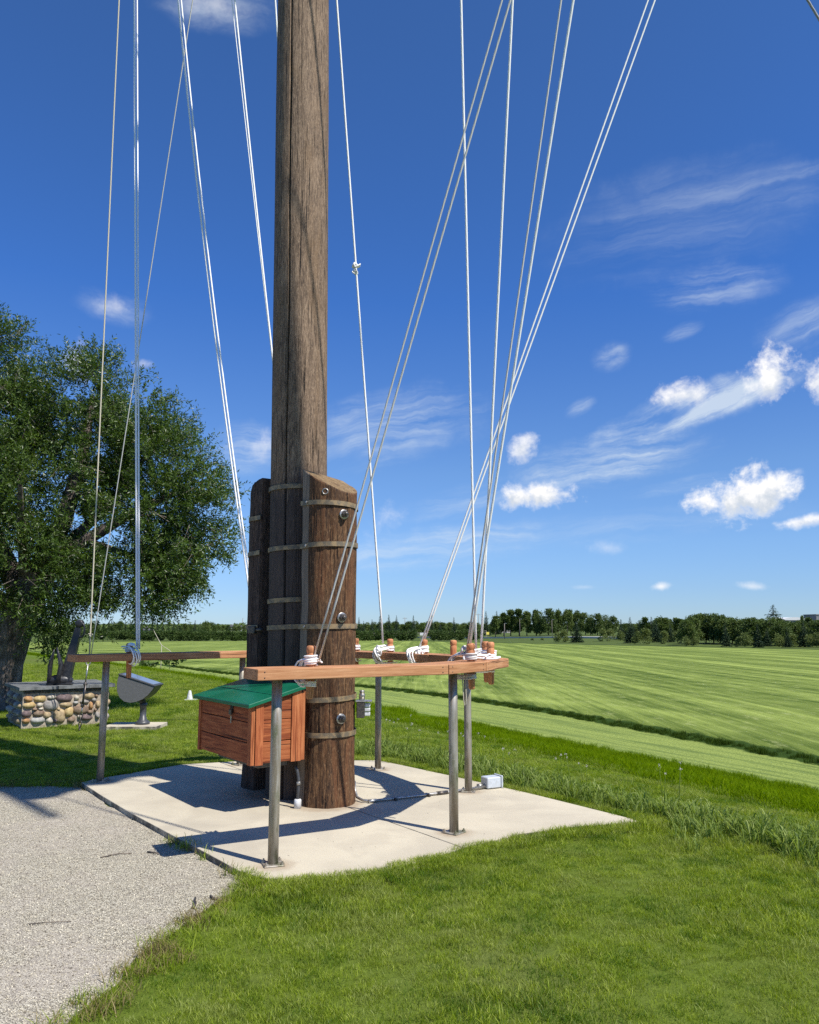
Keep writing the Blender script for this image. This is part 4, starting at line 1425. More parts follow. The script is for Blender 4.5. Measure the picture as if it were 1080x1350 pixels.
# signal flag flying above the frame (its shadow falls on the lawn at the left)
t1 = empty('signal_flag', (2.3, 3.75, 11.6)); tag(t1, 'plain white cloth flag flying from the yard', 'flag')
vs, fs = [], []
e1 = Vector((0.89, 1.146, 0)); e2 = Vector((-1.34, 0.72, 2.4))
fc0 = Vector((-4.52, 9.44, 0)) + Vector((0.581, -0.4535, 1.0)) * 12.0
t1.location = fc0
NX, NY = 16, 12
for j in range(NY + 1):
    for i in range(NX + 1):
        u, v = i / NX - 0.5, j / NY - 0.5
        p = e1 * u + e2 * v + Vector((0.06, -0.04, 0)) * math.sin(i * 0.9 + j * 0.3)
        vs.append(p)
for j in range(NY):
    for i in range(NX):
        a = j * (NX + 1) + i
        fs.append((a, a + 1, a + NX + 2, a + NX + 1))
mb = MB(); mb.add(vs, fs, smooth=True); fo2 = mb.build('cloth', M['flag'], t1)
sd_ = fo2.modifiers.new('thickness', 'SOLIDIFY'); sd_.thickness = 0.006

# ------------------------------------------------------------------ cedar locker box with green roof
LN = Vector((-0.592, 0.806)).normalized()      # along the front, near corner to far left corner
DN = Vector((0.70, 0.714)).normalized()
DN = Vector((-LN.y, LN.x)) * -1                # from front to back
NC = Vector((-1.36, 7.09))
WB, DB = 1.20, 0.50
ZB, ZF, ZR = 0.425, 0.925, 1.055
locker = empty('locker_box', (NC.x, NC.y, 0))
tag(locker, 'reddish cedar locker with sloping green roof hung on the mast', 'box')


def lpt(u, d, z):
    """u along front from the near corner, d depth toward the mast"""
    p = LN * u + DN * d
    return Vector((p.x, p.y, z))


angL = math.atan2(LN.y, LN.x)


def board(u0, u1, d0, d1, z0, z1, mt, name='board', slope_top=False, long_axis='x', bev=0.004):
    mb = MB()
    c = lpt((u0 + u1) / 2, (d0 + d1) / 2, (z0 + z1) / 2)
    lu, ld, lz = abs(u1 - u0), abs(d1 - d0), abs(z1 - z0)
    if slope_top and isinstance(slope_top, tuple):
        zf, zr = slope_top
        vs = [(-lu / 2, -ld / 2, -lz / 2), (lu / 2, -ld / 2, -lz / 2), (lu / 2, ld / 2, -lz / 2), (-lu / 2, ld / 2, -lz / 2)]
        vs += [(-lu / 2, -ld / 2, zr - c.z), (lu / 2, -ld / 2, zr - c.z), (lu / 2, ld / 2, zf - c.z), (-lu / 2, ld / 2, zf - c.z)]
        fs = [(3, 2, 1, 0), (4, 5, 6, 7), (0, 1, 5, 4), (1, 2, 6, 5), (2, 3, 7, 6), (3, 0, 4, 7)]
        mb.add(vs, fs)
    else:
        mb.box((0, 0, 0), (lu, ld, lz), bev=bev)
    return mb.build(name, mt, locker, c, (0, 0, angL))


# local frame: x along LN, y = perpendicular; the front (d small) lies on +y
def zat(d):
    return ZF + (ZR - ZF) * d / DB


TH = 0.022
# front siding: three clapboards between corner trims
hs = [ZB, ZB + 0.175, ZB + 0.35, ZF - 0.004]
for k in range(3):
    board(0.075, WB - 0.055, 0.0, TH, hs[k] + 0.003, hs[k + 1] - 0.003, M['box'])
board(0.0, 0.072, -0.012, TH + 0.004, ZB - 0.008, ZF - 0.002, M['boxv'], 'corner_trim')
board(WB - 0.052, WB + 0.0, -0.012, TH + 0.004, ZB - 0.008, ZF - 0.002, M['boxv'], 'corner_trim')
# right end: three boards and two trims


def end_board(u0, u1, d0, d1, z0, z1, mt, name, slopes=None):
    mb = MB()
    c = lpt((u0 + u1) / 2, (d0 + d1) / 2, (z0 + z1) / 2)
    lu, ld, lz = abs(u1 - u0), abs(d1 - d0), abs(z1 - z0)
    # local x runs along the depth so that the grain follows the board
    if slopes:
        zf, zr = slopes
        vs = [(-ld / 2, -lu / 2, -lz / 2), (ld / 2, -lu / 2, -lz / 2), (ld / 2, lu / 2, -lz / 2), (-ld / 2, lu / 2, -lz / 2),
              (-ld / 2, -lu / 2, zf - c.z), (ld / 2, -lu / 2, zr - c.z), (ld / 2, lu / 2, zr - c.z), (-ld / 2, lu / 2, zf - c.z)]
        mb.add(vs, [(3, 2, 1, 0), (4, 5, 6, 7), (0, 1, 5, 4), (1, 2, 6, 5), (2, 3, 7, 6), (3, 0, 4, 7)])
    else:
        mb.box((0, 0, 0), (ld, lu, lz), bev=0.004)
    return mb.build(name, mt, locker, c, (0, 0, math.atan2(DN.y, DN.x)))


for uu0, uu1, tr0, tr1 in ((0.0, TH, -0.012, TH + 0.002), (WB - TH, WB, WB - TH - 0.002, WB + 0.012)):
    hs2 = [ZB, ZB + 0.185, ZB + 0.37]
    for k in range(2):
        end_board(uu0, uu1, 0.074, DB - 0.125, hs2[k] + 0.003, hs2[k + 1] - 0.004, M['box'], 'board')
    end_board(uu0, uu1, 0.074, DB - 0.125, ZB + 0.373, ZB + 0.45, M['box'], 'board', (zat(0.074) - 0.012, zat(DB - 0.125) - 0.012))
    end_board(tr0 + 0.001, tr1, TH + 0.006, 0.100, ZB - 0.008, ZF, M['boxv'], 'corner_trim', (zat(0.02) - 0.010, zat(0.1) - 0.010))
    end_board(tr0, tr1, DB - 0.125, DB - 0.03, ZB - 0.004, ZF + 0.05, M['boxv'], 'corner_trim', (zat(DB - 0.125) - 0.010, zat(DB - 0.03) - 0.010))
    end_board(tr0 + 0.004, tr1, DB - 0.028, DB + 0.01, ZB + 0.002, ZF + 0.05, M['boxv'], 'corner_trim', (zat(DB - 0.028) - 0.03, zat(DB + 0.01) - 0.03))
# back and floor
board(0.02, WB - 0.02, DB - 0.02, DB, ZB, ZR - 0.03, M['box'], 'back_panel')
board(0.03, WB - 0.03, 0.03, DB - 0.03, ZB + 0.004, ZB + 0.02, M['box'], 'floor_panel')
board(0.10, WB - 0.25, 0.10, DB - 0.10, ZB - 0.05, ZB + 0.002, M['darksteel'], 'bracket')
# sheet metal lid: sloping pan with turned down edges
mb = MB()
e = 0.038
ring = [(-e, -e - 0.02), (WB + e, -e - 0.02), (WB + e, DB + 0.01), (-e, DB + 0.01)]
top = [lpt(u, d, zat(d) + 0.030) for u, d in ring]
bot = [lpt(u, d, zat(d) - 0.006) for u, d in ring]
mb.add(top + bot, [(0, 1, 2, 3), (7, 6, 5, 4), (0, 4, 5, 1), (1, 5, 6, 2), (2, 6, 7, 3), (3, 7, 4, 0)])
lid = mb.build('roof', M['green'], locker)
bv = lid.modifiers.new('edge', 'BEVEL'); bv.width = 0.006; bv.segments = 2
for d_ in (0.20,):
    mb = MB(); a = lpt(-e, d_, zat(d_) + 0.033); b = lpt(WB + e, d_, zat(d_) + 0.033)
    mb.tube([a, b], 0.0035, 6); mb.build('fold', M['green'], lid)
# hasp and padlock
u_h = 0.42
mb = MB(); mb.box(lpt(u_h, -0.004, ZF - 0.045), (0.035, 0.008, 0.10), rz3(angL), bev=0.002); hp = mb.build('hasp', M['black'], locker)
mb = MB(); mb.box(lpt(u_h - 0.005, -0.022, ZF - 0.085), (0.045, 0.022, 0.05), rz3(angL), bev=0.005)
mb.tube([lpt(u_h - 0.005 + math.cos(a) * 0.014, -0.022, ZF - 0.058 + math.sin(a) * 0.028) for a in np.linspace(0, math.pi, 9)], 0.004, 6)
mb.build('padlock', M['darksteel'], hp)
mb = MB(); mb.box(lpt(u_h - 0.002, -0.016, ZF - 0.150), (0.020, 0.004, 0.065), rz3(angL), bev=0.001); mb.build('key_tag', M['steel'], hp)

# conduit from under the locker into the pad
t0 = empty('riser_conduit', (-1.00, 7.42, -0.05)); tag(t0, 'dark flexible conduit dropping from the locker into a white collar in the pad', 'conduit')
mb = MB(); mb.tube([(0, 0, 0.10), (0.004, 0, 0.20), (0.006, 0.0, 0.30), (-0.012, 0.01, 0.38), (-0.03, 0.01, 0.41)], 0.014, 10); mb.build('hose', M['charcoal'], t0)
mb = MB(); mb.lathe([(0.033, 0.045), (0.033, 0.12), (0.028, 0.128), (0.018, 0.130)], (0, 0, 0), 16); mb.build('collar', M['pvc'], t0)
mb = MB(); mb.lathe([(0.018, 0.25), (0.020, 0.255), (0.020, 0.275), (0.018, 0.28)], (0.005, 0, 0), 12); mb.build('coupling', M['steel'], t0)

# conduit across the pad to the junction box
t0 = empty('ground_conduit', (-0.35, 7.6, PADZ)); tag(t0, 'galvanised conduit lying across the pad from the near log', 'conduit')
P = [(-0.17, 0.22, 0.16), (-0.165, 0.19, 0.09), (-0.14, 0.12, 0.035), (-0.08, 0.05, 0.020), (0.0, 0.03, 0.018), (0.35, 0.22, 0.018), (0.7, 0.42, 0.018), (1.10, 0.66, 0.024)]
mb = MB(); mb.tube(P, 0.0125, 10); mb.build('pipe', M['steel'], t0)
for f_, r2, mt in ((4, 0.018, 'steel'),):
    mb = MB(); d = (Vector(P[5]) - Vector(P[4])).normalized(); mb.tube([Vector(P[4]) - d * 0.03, Vector(P[4]) + d * 0.05], 0.017, 10); mb.build('coupling', M['steel'], t0)
d = (Vector(P[6]) - Vector(P[5])).normalized()
mb = MB(); mb.tube([Vector(P[6]) - d * 0.10, Vector(P[6]) + d * 0.02], 0.018, 10); mb.build('coupling', M['darksteel'], t0)
for f_ in (0.3, 0.75):
    c = Vector(P[4]).lerp(Vector(P[6]), f_)
    mb = MB(); mb.box((c.x, c.y, 0.012), (0.022, 0.075, 0.032), rz3(math.atan2(d.y, d.x)), bev=0.003); mb.build('clamp', M['darksteel'], t0)
t0 = empty('junction_box', (0.80, 8.33, PADZ)); tag(t0, 'pale grey electrical box on the back edge of the pad', 'electrical box')
rj = rz3(math.atan2(d.y, d.x) - 0.05)
mb = MB(); mb.box((0.02, 0.0, 0.060), (0.16, 0.13, 0.105), rj, bev=0.008); mb.build('housing', M['lightgrey'], t0)
cc = rj @ Vector((0.115, 0, 0.0))
mb = MB(); mb.box((cc.x, cc.y, 0.061), (0.020, 0.145, 0.120), rj, bev=0.004); mb.build('cover', M['lightgrey'], t0)
cc = rj @ Vector((-0.075, 0, 0.0))
mb = MB(); mb.tube([cc + Vector((0, 0, 0.03)), cc + (rj @ Vector((-0.06, 0, 0.0))) + Vector((0, 0, 0.03))], 0.020, 12); mb.build('hub', M['steel'], t0)

# ------------------------------------------------------------------ stone plinth with anchor
FL = Vector((-6.37, 13.43)); FD = Vector((0.82, 0.572)).normalized(); BD = Vector((-FD.y, FD.x))
PW, PDp, PH = 1.36, 1.30, 0.585
plinth = empty('stone_plinth', (FL.x, FL.y, 0))
tag(plinth, 'low square plinth of rounded fieldstones under a grey slate top', 'plinth')
angP = math.atan2(FD.y, FD.x)


def ppt(u, w, z):
    p = FD * u + BD * w
    return Vector((p.x, p.y, z))


mb = MB(); mb.box(ppt(PW / 2, PDp / 2, PH / 2 - 0.055), (PW + 0.005, PDp + 0.005, PH + 0.08), rz3(angP)); mb.build('mortar_core', M['mortar'], plinth)


def stone(u, v, w, h, color, face='front', seed=0):
    """rounded cobble bedded in the wall; u along the face, v height"""
    bm = bmesh.new()
    bmesh.ops.create_icosphere(bm, subdivisions=2, radius=1.0)
    for vv in bm.verts:
        c = vv.co
        # superellipse: squarer outline, flattened face
        k = (abs(c.x) ** 2.8 + abs(c.z) ** 2.8) ** (1 / 2.8) + 1e-6
        l = math.hypot(c.x, c.z) + 1e-6
        f = l / k
        nn = 1 + 0.16 * mnoise.noise(c * 1.3 + Vector((seed * 3.7, 0, 0)))
        vv.co = Vector((c.x * (0.25 + 0.75 * f) * nn * w / 2, c.y * 0.088 * nn, c.z * (0.25 + 0.75 * f) * nn * h / 2))
    q = rz3(0)
    me = bpy.data.meshes.new('stone')
    bm.to_mesh(me); bm.free()
    for p in me.polygons: p.use_smooth = True
    me.materials.append(STONE[color] if color in STONE else M['darkstone'])
    tilt = random.uniform(-0.12, 0.12)
    if face == 'front':
        loc = ppt(u, 0.02, v); rot = (0, tilt, angP)
    elif face == 'left':
        loc = ppt(0.02, u, v); rot = (0, tilt, angP + math.pi / 2)
    else:
        loc = ppt(PW - 0.02, u, v); rot = (0, tilt, angP + math.pi / 2)
    o = link('stone', me, plinth, loc, rot)
    return o


ST = [(230, 318, 85, 60, 'orange'), (338, 320, 115, 75, 'yellow'), (445, 308, 85, 48, 'cream'), (570, 325, 155, 92, 'purple'), (240, 388, 120, 70, 'yellow'), (340, 388, 65, 55, 'cream'),
      (448, 398, 152, 128, 'grey'), (588, 402, 120, 60, 'tan'), (690, 333, 52, 56, 'cream'), (683, 385, 52, 38, 'pale'), (770, 378, 88, 46, 'grey'), (818, 315, 105, 75, 'tan'), (862, 362, 55, 46, 'grey'),
      (884, 318, 32, 40, 'brown'), (970, 325, 70, 75, 'orange'), (295, 435, 52, 34, 'brown'), (352, 433, 56, 30, 'cream'), (222, 485, 95, 75, 'purple'), (333, 483, 108, 75, 'brown'),
      (415, 508, 78, 75, 'tan'), (532, 530, 112, 165, 'tan'), (620, 488, 92, 112, 'yellow'), (735, 465, 165, 122, 'brown'), (835, 430, 44, 85, 'orange'), (830, 500, 64, 50, 'brown'),
      (222, 562, 72, 58, 'orange'), (330, 562, 138, 72, 'pale'), (440, 570, 76, 78, 'cream'), (495, 578, 40, 55, 'purple'), (650, 575, 82, 68, 'brown'), (790, 562, 135, 66, 'purple'),
      (968, 430, 72, 110, 'pale'), (972, 540, 72, 96, 'orange'), (905, 420, 48, 84, 'tan'), (905, 545, 50, 80, 'grey'), (880, 480, 30, 40, 'brown'), (520, 448, 40, 30, 'tan'), (725, 545, 40, 40, 'cream')]
for i, (cx_, cy_, w, h, col_) in enumerate(ST):
    u = (cx_ - 182) / 825 * PW; v = (612 - cy_) / 345 * 0.50
    stone(u, v, w / 825 * PW * 1.07, h / 345 * 0.50 * 1.12, col_, seed=i)
k = 50
for face, LL in (('left', PDp), ('right', PDp)):
    for row in range(4):
        u = 0.05 + (row % 2) * 0.06
        while u < LL - 0.06:
            w = random.uniform(0.14, 0.28); h = random.uniform(0.10, 0.135)
            stone(u + w / 2 - 0.03, 0.06 + row * 0.125, w * 0.92, h, random.choice(['purple', 'grey', 'brown', 'tan', 'pale']), face, k)
            k += 1
            u += w
# thin dark ledge stones directly under the cap
u = 0.0
while u < PW - 0.05:
    w = random.uniform(0.18, 0.36); w = min(w, PW - u)
    mb = MB(); mb.box((0, 0, 0), (w - 0.008, 0.16, 0.058 + random.uniform(-0.006, 0.006)), bev=0.008)
    mb.build('ledge_stone', M['darkstone'], plinth, ppt(u + w / 2, 0.06 + random.uniform(-0.01, 0.01), PH - 0.045), (0, 0, angP))
    u += w
# slate cap in three ragged flags
cuts = [0, 0.52, 1.02, PW]
for k in range(3):
    u0, u1 = cuts[k] + 0.004 - (0.09 if k == 0 else 0), cuts[k + 1] - 0.004 + (0.09 if k == 2 else 0)
    w0, w1 = -0.09, PDp + 0.06
    pts = []
    for (a, b) in (((u0, w0), (u1, w0)), ((u1, w0), (u1, w1)), ((u1, w1), (u0, w1)), ((u0, w1), (u0, w0))):
        for j in range(8):
            f = j / 8
            uu, ww = a[0] + (b[0] - a[0]) * f, a[1] + (b[1] - a[1]) * f
            edge = (ww == w0 or ww == w1 or (k == 0 and uu == u0) or (k == 2 and uu == u1))
            if edge:
                uu += random.uniform(-0.012, 0.012) if (k in (0, 2)) else 0
                ww += random.uniform(-0.018, 0.018)
            p = ppt(uu, ww, 0)
            pts.append((p.x, p.y))
    mb = MB(); mb.prism(pts, PH - 0.012, PH + 0.035 + k * 0.003)
    mb.build('slate', M['slate'], plinth)

# anchor
AZ = PH + 0.04
ab = Vector((-6.02, 13.95, AZ))
anch = empty('ship_anchor', ab)
tag(anch, 'black iron ship anchor leaning upright on the slate topped plinth', 'anchor')
tipv = Vector((-5.74 + 6.02, 14.0 - 13.95, 1.66 - AZ))
d = tipv.normalized(); qd = d.to_track_quat('Z', 'Y').to_matrix()
mb = MB()
sv_ = d.cross(Vector((0, 1, 0))).normalized()   # broad side
yv = sv_.cross(d).normalized()
prof = [(0.0, 0.088, 0.055), (0.25, 0.080, 0.05), (0.7, 0.062, 0.042), (0.93, 0.050, 0.036)]
vs = []
for f, w, th in prof:
    c = Vector((0.10, 0, 0.05)) + (tipv - Vector((0.10, 0, 0.05))) * f
    for sx, sy in ((-1, -1), (1, -1), (1, 1), (-1, 1)):
        vs.append(c + sv_ * (sx * w) + yv * (sy * th))
fs = []
for k in range(3):
    for j in range(4):
        a, b = k * 4 + j, k * 4 + (j + 1) % 4
        fs.append((a, b, b + 4, a + 4))
fs += [(3, 2, 1, 0), (12, 13, 14, 15)]
mb.add(vs, fs); mb.build('shank', M['black'], anch)
mb = MB(); mb.lathe([(0.055, -0.05), (0.068, -0.04), (0.068, 0.04), (0.055, 0.05)], tipv, 18, Matrix.Rotation(R(90), 3, 'X')); mb.build('pivot_eye', M['black'], anch)
mb = MB()
c = tipv + Vector((0.045, -0.0, -0.11))
mb.tube([c + Vector((math.cos(a) * 0.055, -0.03, math.sin(a) * 0.12)) for a in np.linspace(0, 2 * math.pi, 18, endpoint=False)], 0.018, 8, closed=True)
mb.build('shackle', M['black'], anch)
mb = MB()
mb.tube([(-0.17, -0.05, 0.07), (-0.05, -0.04, 0.085), (0.12, 0.0, 0.08), (0.22, 0.03, 0.06)], [0.06, 0.085, 0.08, 0.05], 12)
mb.box((0.02, 0.0, 0.02), (0.42, 0.16, 0.035), rz3(0.15), bev=0.01)
mb.build('crown', M['black'], anch)
for (bx, by, tx, ty, hh) in ((-0.13, -0.08, -0.07, -0.10, 0.60), (0.02, -0.10, -0.02, -0.12, 0.64)):
    # arm and its pointed palm, seen edge on
    b0 = Vector((bx, by, 0.05)); t1_ = Vector((tx, ty, hh))
    m1 = b0.lerp(t1_, 0.5) + Vector((-0.035 if bx < 0 else 0.06, 0, 0))
    mb = MB(); mb.tube([b0, b0.lerp(m1, 0.5) + Vector((0.0, 0, 0)), m1, m1.lerp(t1_, 0.6), t1_], [0.045, 0.038, 0.034, 0.026, 0.008], 8)
    vs = [b0 + Vector((0, -0.05, 0.05)), m1 + Vector((0, -0.09, 0)), t1_, m1 + Vector((0, 0.09, 0)), b0 + Vector((0, 0.05, 0.05))]
    vs2 = [v + Vector((0.012, 0, 0)) for v in vs]
    mb.add(vs + vs2, [(0, 1, 2, 3, 4), (9, 8, 7, 6, 5)] + [(j, (j + 1) % 5, 5 + (j + 1) % 5, 5 + j) for j in range(5)])
    mb.build('fluke', M['black'], anch)

# ------------------------------------------------------------------ flood light on its own small slab
t0 = empty('floodlight', (-4.42, 13.55, 0)); tag(t0, 'grey ground floodlight tilted upward beside the stone plinth', 'floodlight')
ang = R(-6)
prof = [(-0.33, 0.205), (0.27, 0.015)]
curve_ = [(0.27, 0.015), (0.235, -0.04), (0.17, -0.12), (0.08, -0.19), (-0.02, -0.23), (-0.12, -0.245), (-0.22, -0.225), (-0.30, -0.16), (-0.345, -0.06), (-0.355, 0.05), (-0.345, 0.14), (-0.33, 0.195)]
zc = 0.62; xc = -0.03
mb = MB(); n = len(curve_)
W_ = 0.22
vs = [(xc + x, -W_ + 0.012, zc + z) for x, z in curve_] + [(xc + x, W_ - 0.012, zc + z) for x, z in curve_]
fs = [(j, j + 1, n + j + 1, n + j) for j in range(n - 1)]
fs += [(n - 1, 0, n, 2 * n - 1)]
mb.add(vs, fs); hous = mb.build('housing', M['charcoal'], t0)
for sgn in (-1, 1):
    y0, y1 = (-W_, -W_ + 0.012) if sgn < 0 else (W_ - 0.012, W_)
    vs = [(xc + x * 0.985, y0, zc + z * 0.985) for x, z in curve_] + [(xc + x * 0.985, y1, zc + z * 0.985) for x, z in curve_]
    fs = [tuple(range(n)), tuple(range(n, 2 * n))[::-1]] + [(j, (j + 1) % n, n + (j + 1) % n, n + j) for j in range(n)]
    mb = MB(); mb.add(vs, fs); mb.build('side_panel', M['greyside'], t0)
d = Vector((0.60, 0, -0.19)).normalized(); nrm = Vector((0.19, 0, 0.60)).normalized()
cc = Vector((xc - 0.03, 0, zc + 0.110)) + nrm * 0.012
rm = Matrix((d, Vector((0, 1, 0)), nrm)).transposed()
mb = MB(); mb.box(cc, (0.64, 0.46, 0.026), rm, bev=0.006); fr = mb.build('lens_frame', M['charcoal'], t0)
mb = MB(); mb.box(cc + nrm * 0.013, (0.56, 0.39, 0.006), rm); mb.build('lens', M['glass'], fr)
mb = MB(); mb.lathe([(0.115, 0.01), (0.115, 0.05), (0.085, 0.07), (0.062, 0.09), (0.062, 0.12), (0.052, 0.125), (0.052, 0.30), (0.060, 0.305), (0.060, 0.35), (0.045, 0.36)], (0.0, 0, 0), 20)
mb.build('stand', M['charcoal'], t0)
mb = MB(); mb.tube([(0.0, 0, 0.33), (-0.03, 0, 0.42), (-0.04, 0, 0.47)], [0.05, 0.055, 0.07], 14); mb.build('knuckle', M['black'], t0)
sb = empty('small_slab', (-4.42, 13.5, 0)); tag(sb, kind='structure')
sheet('slab', [(-0.55, -0.26), (0.32, -0.26), (0.32, 0.36), (-0.55, 0.36)], -0.10, 0.012, M['concrete'], sb, bev=0.006)

# white marker cone on the lawn behind
cx_, cy_ = -5.02, 18.6
t0 = empty('marker_cone', (cx_, cy_, tz(cx_, cy_) - 0.0)); tag(t0, 'small white plastic cone standing on the lawn behind the locker', 'cone')
mb = MB(); mb.lathe([(0.075, 0.0), (0.07, 0.03), (0.032, 0.20), (0.022, 0.22)], (0, 0, 0), 16); mb.build('cone_body', M['pvc'], t0)
mb = MB(); mb.box((0.03, 0, 0.012), (0.26, 0.2, 0.024), bev=0.006); mb.build('cone_foot', M['pvc'], t0)

# twigs lying on the path
def twig(pts, r_, label, mt='twigbark'):
    pts = [Vector(p) - Vector((0, 0, 0.050)) for p in pts]
    o0 = Vector(pts[0])
    mb = MB(); mb.tube([Vector(p) - o0 for p in pts], [r_ * (1 - 0.5 * k / len(pts)) for k in range(len(pts))], 6)
    o = mb.build('twig', M[mt], None, o0)
    tag(o, label, 'twig', 'twigs on the path')


twig([(-1.275, 4.97, 0.016), (-1.277, 5.03, 0.020), (-1.30, 5.10, 0.017), (-1.305, 5.14, 0.018)], 0.011, 'stubby dark stick lying on the path by the grass edge', 'darksteel')
twig([(-1.22, 5.17, 0.018), (-1.19, 5.13, 0.018), (-1.14, 5.11, 0.016)], 0.009, 'short grey stick beside the pad corner on the path')
twig([(-2.13, 4.72, 0.013), (-2.02, 4.735, 0.018), (-1.90, 4.76, 0.014)], 0.0035, 'long thin straw lying in the middle of the path')
twig([(-2.22, 6.02, 0.013), (-2.12, 6.1, 0.018), (-2.03, 6.12, 0.014)], 0.005, 'thin crooked twig on the path left of the rail shadow')
twig([(-1.93, 6.16, 0.014), (-1.86, 6.12, 0.02), (-1.83, 6.10, 0.014)], 0.006, 'tiny forked twig near the pad edge on the path')

# ------------------------------------------------------------------ scatter helper (instanced clumps of blades)
def blades(n, spread, hmin, hmax, wmin, wmax, lean, seed, curl=0.5, segs=2, root=0.25):
    rg = np.random.default_rng(seed)
    V, F, LV = [], [], []
    for i in range(n):
        a = rg.uniform(0, 2 * np.pi); rr = spread * math.sqrt(rg.uniform(0, 1))
        bx, by = rr * math.cos(a), rr * math.sin(a)
        h = rg.uniform(hmin, hmax); w = rg.uniform(wmin, wmax) / 2
        la = rg.uniform(0, 2 * np.pi); ln = rg.uniform(0.1, 1.0) * lean * h
        fa = rg.uniform(0, np.pi)
        wx, wy = math.cos(fa) * w, math.sin(fa) * w
        lx, ly = math.cos(la) * ln, math.sin(la) * ln
        b = len(V)
        lv = rg.uniform(0, 1) ** 1.3
        for k in range(segs):
            f = k / segs
            off = f ** 1.7
            ww = 1 - 0.25 * f
            zz = h * (f - 0.18 * curl * off * f)
            V += [(bx + lx * off - wx * ww, by + ly * off - wy * ww, zz - 0.004), (bx + lx * off + wx * ww, by + ly * off + wy * ww, zz - 0.004)]
            LV += [lv * (root + (1 - root) * f)] * 2
        V.append((bx + lx, by + ly, h * (1 - 0.35 * curl))); LV.append(min(1, lv * 1.05))
        for k in range(segs - 1):
            q = b + 2 * k
            F += [(q, q + 1, q + 3), (q, q + 3, q + 2)]
        q = b + 2 * (segs - 1)
        F.append((q, q + 1, q + 2))
    return V, F, LV


def clump_collection(name, mats_, specs):
    c = bpy.data.collections.new(name)
    for k, sp in enumerate(specs):
        V, F, LV = blades(**sp)
        me = npmesh(name + '_clump', V, F, mats_[k % len(mats_)], {'lv': LV})
        o = bpy.data.objects.new('%s_%02d' % (name, k), me)
        c.objects.link(o)
    return c


def scatter(name, pts, scales, rots, coll, idx, kindlabel='stuff', tilt=None):
    me = bpy.data.meshes.new(name)
    P = np.asarray(pts, dtype=np.float32)
    me.vertices.add(len(P)); me.vertices.foreach_set('co', P.ravel())
    for an, av, ty in (('sc', scales, 'FLOAT'), ('rz', rots, 'FLOAT'), ('vi', idx, 'INT')):
        at = me.attributes.new(an, ty, 'POINT')
        at.data.foreach_set('value', np.asarray(av, dtype=np.float32 if ty == 'FLOAT' else np.int32))
    o = link(name, me)
    ng = bpy.data.node_groups.new(name + '_scatter', 'GeometryNodeTree')
    ng.interface.new_socket('Geometry', in_out='INPUT', socket_type='NodeSocketGeometry')
    ng.interface.new_socket('Geometry', in_out='OUTPUT', socket_type='NodeSocketGeometry')
    N = ng.nodes; L = ng.links
    gi = N.new('NodeGroupInput'); go = N.new('NodeGroupOutput')
    ip = N.new('GeometryNodeInstanceOnPoints')
    ci = N.new('GeometryNodeCollectionInfo'); ci.inputs['Collection'].default_value = coll
    ci.inputs['Separate Children'].default_value = True; ci.inputs['Reset Children'].default_value = True

    def attr(nm, ty='FLOAT'):
        a = N.new('GeometryNodeInputNamedAttribute'); a.data_type = ty; a.inputs['Name'].default_value = nm
        return a.outputs[0]
    cx = N.new('ShaderNodeCombineXYZ')
    L.new(attr('rz'), cx.inputs[2])
    L.new(gi.outputs[0], ip.inputs['Points'])
    L.new(ci.outputs[0], ip.inputs['Instance'])
    ip.inputs['Pick Instance'].default_value = True
    L.new(attr('vi', 'INT'), ip.inputs['Instance Index'])
    L.new(cx.outputs[0], ip.inputs['Rotation'])
    L.new(attr('sc'), ip.inputs['Scale'])
    L.new(ip.outputs[0], go.inputs[0])
    md = o.modifiers.new('scatter', 'NODES'); md.node_group = ng
    tag(o, kind='stuff')
    return o


lawn_cl = clump_collection('lawn_blades', [M['grass'], M['grass'], M['grass'], M['grasspale'], M['grasspale'], M['grassdark'], M['grassdark'], M['grass'], M['grasspale']],
                           [dict(n=64, spread=0.085, hmin=0.018, hmax=0.046, wmin=0.0018, wmax=0.0034, lean=1.15, seed=s) for s in range(7)] +
                           [dict(n=46, spread=0.085, hmin=0.030, hmax=0.072, wmin=0.0020, wmax=0.0038, lean=0.95, seed=20 + s) for s in range(2)])
slope_cl = clump_collection('slope_blades', [M['slopegrass']], [dict(n=42, spread=0.20, hmin=0.06, hmax=0.15, wmin=0.006, wmax=0.010, lean=0.8, seed=40 + s) for s in range(6)])
lip_cl = clump_collection('lip_blades', [M['lipgrass']], [dict(n=50, spread=0.14, hmin=0.10, hmax=0.22, wmin=0.006, wmax=0.010, lean=0.5, seed=50 + s) for s in range(4)])
tall_cl = clump_collection('tall_blades', [M['weed']], [dict(n=26, spread=0.11, hmin=0.10, hmax=0.34, wmin=0.009, wmax=0.020, lean=0.75, seed=60 + s, segs=4, curl=0.8, root=0.45) for s in range(6)])
seam_cl = clump_collection('seam_blades', [M['weed'], M['grass'], M['drygrass']], [dict(n=12, spread=0.08, hmin=0.06, hmax=0.34, wmin=0.004, wmax=0.009, lean=0.9, seed=160 + s, segs=4, curl=0.8) for s in range(3)])
dry_cl = clump_collection('dry_blades', [M['drygrass'], M['grass'], M['grass']], [dict(n=26, spread=0.06, hmin=0.02, hmax=0.07, wmin=0.002, wmax=0.0035, lean=1.5, seed=80 + s) for s in range(5)])

# frustum test so that blades are only spent where the place is seen from about here (with a margin)
def seen(x, y, margin=1.35):
    return (np.abs(x) < (y + 0.6) * 0.515 * margin + 0.5) & (y > 2.2)


def pts_in(x0, x1, y0, y1, dens):
    n = int((x1 - x0) * (y1 - y0) * dens)
    return RNG.uniform(x0, x1, n), RNG.uniform(y0, y1, n)


def place(x, y, extra=0.0):
    z = terr(x, y)[0] + extra
    return np.stack([x, y, z], -1)


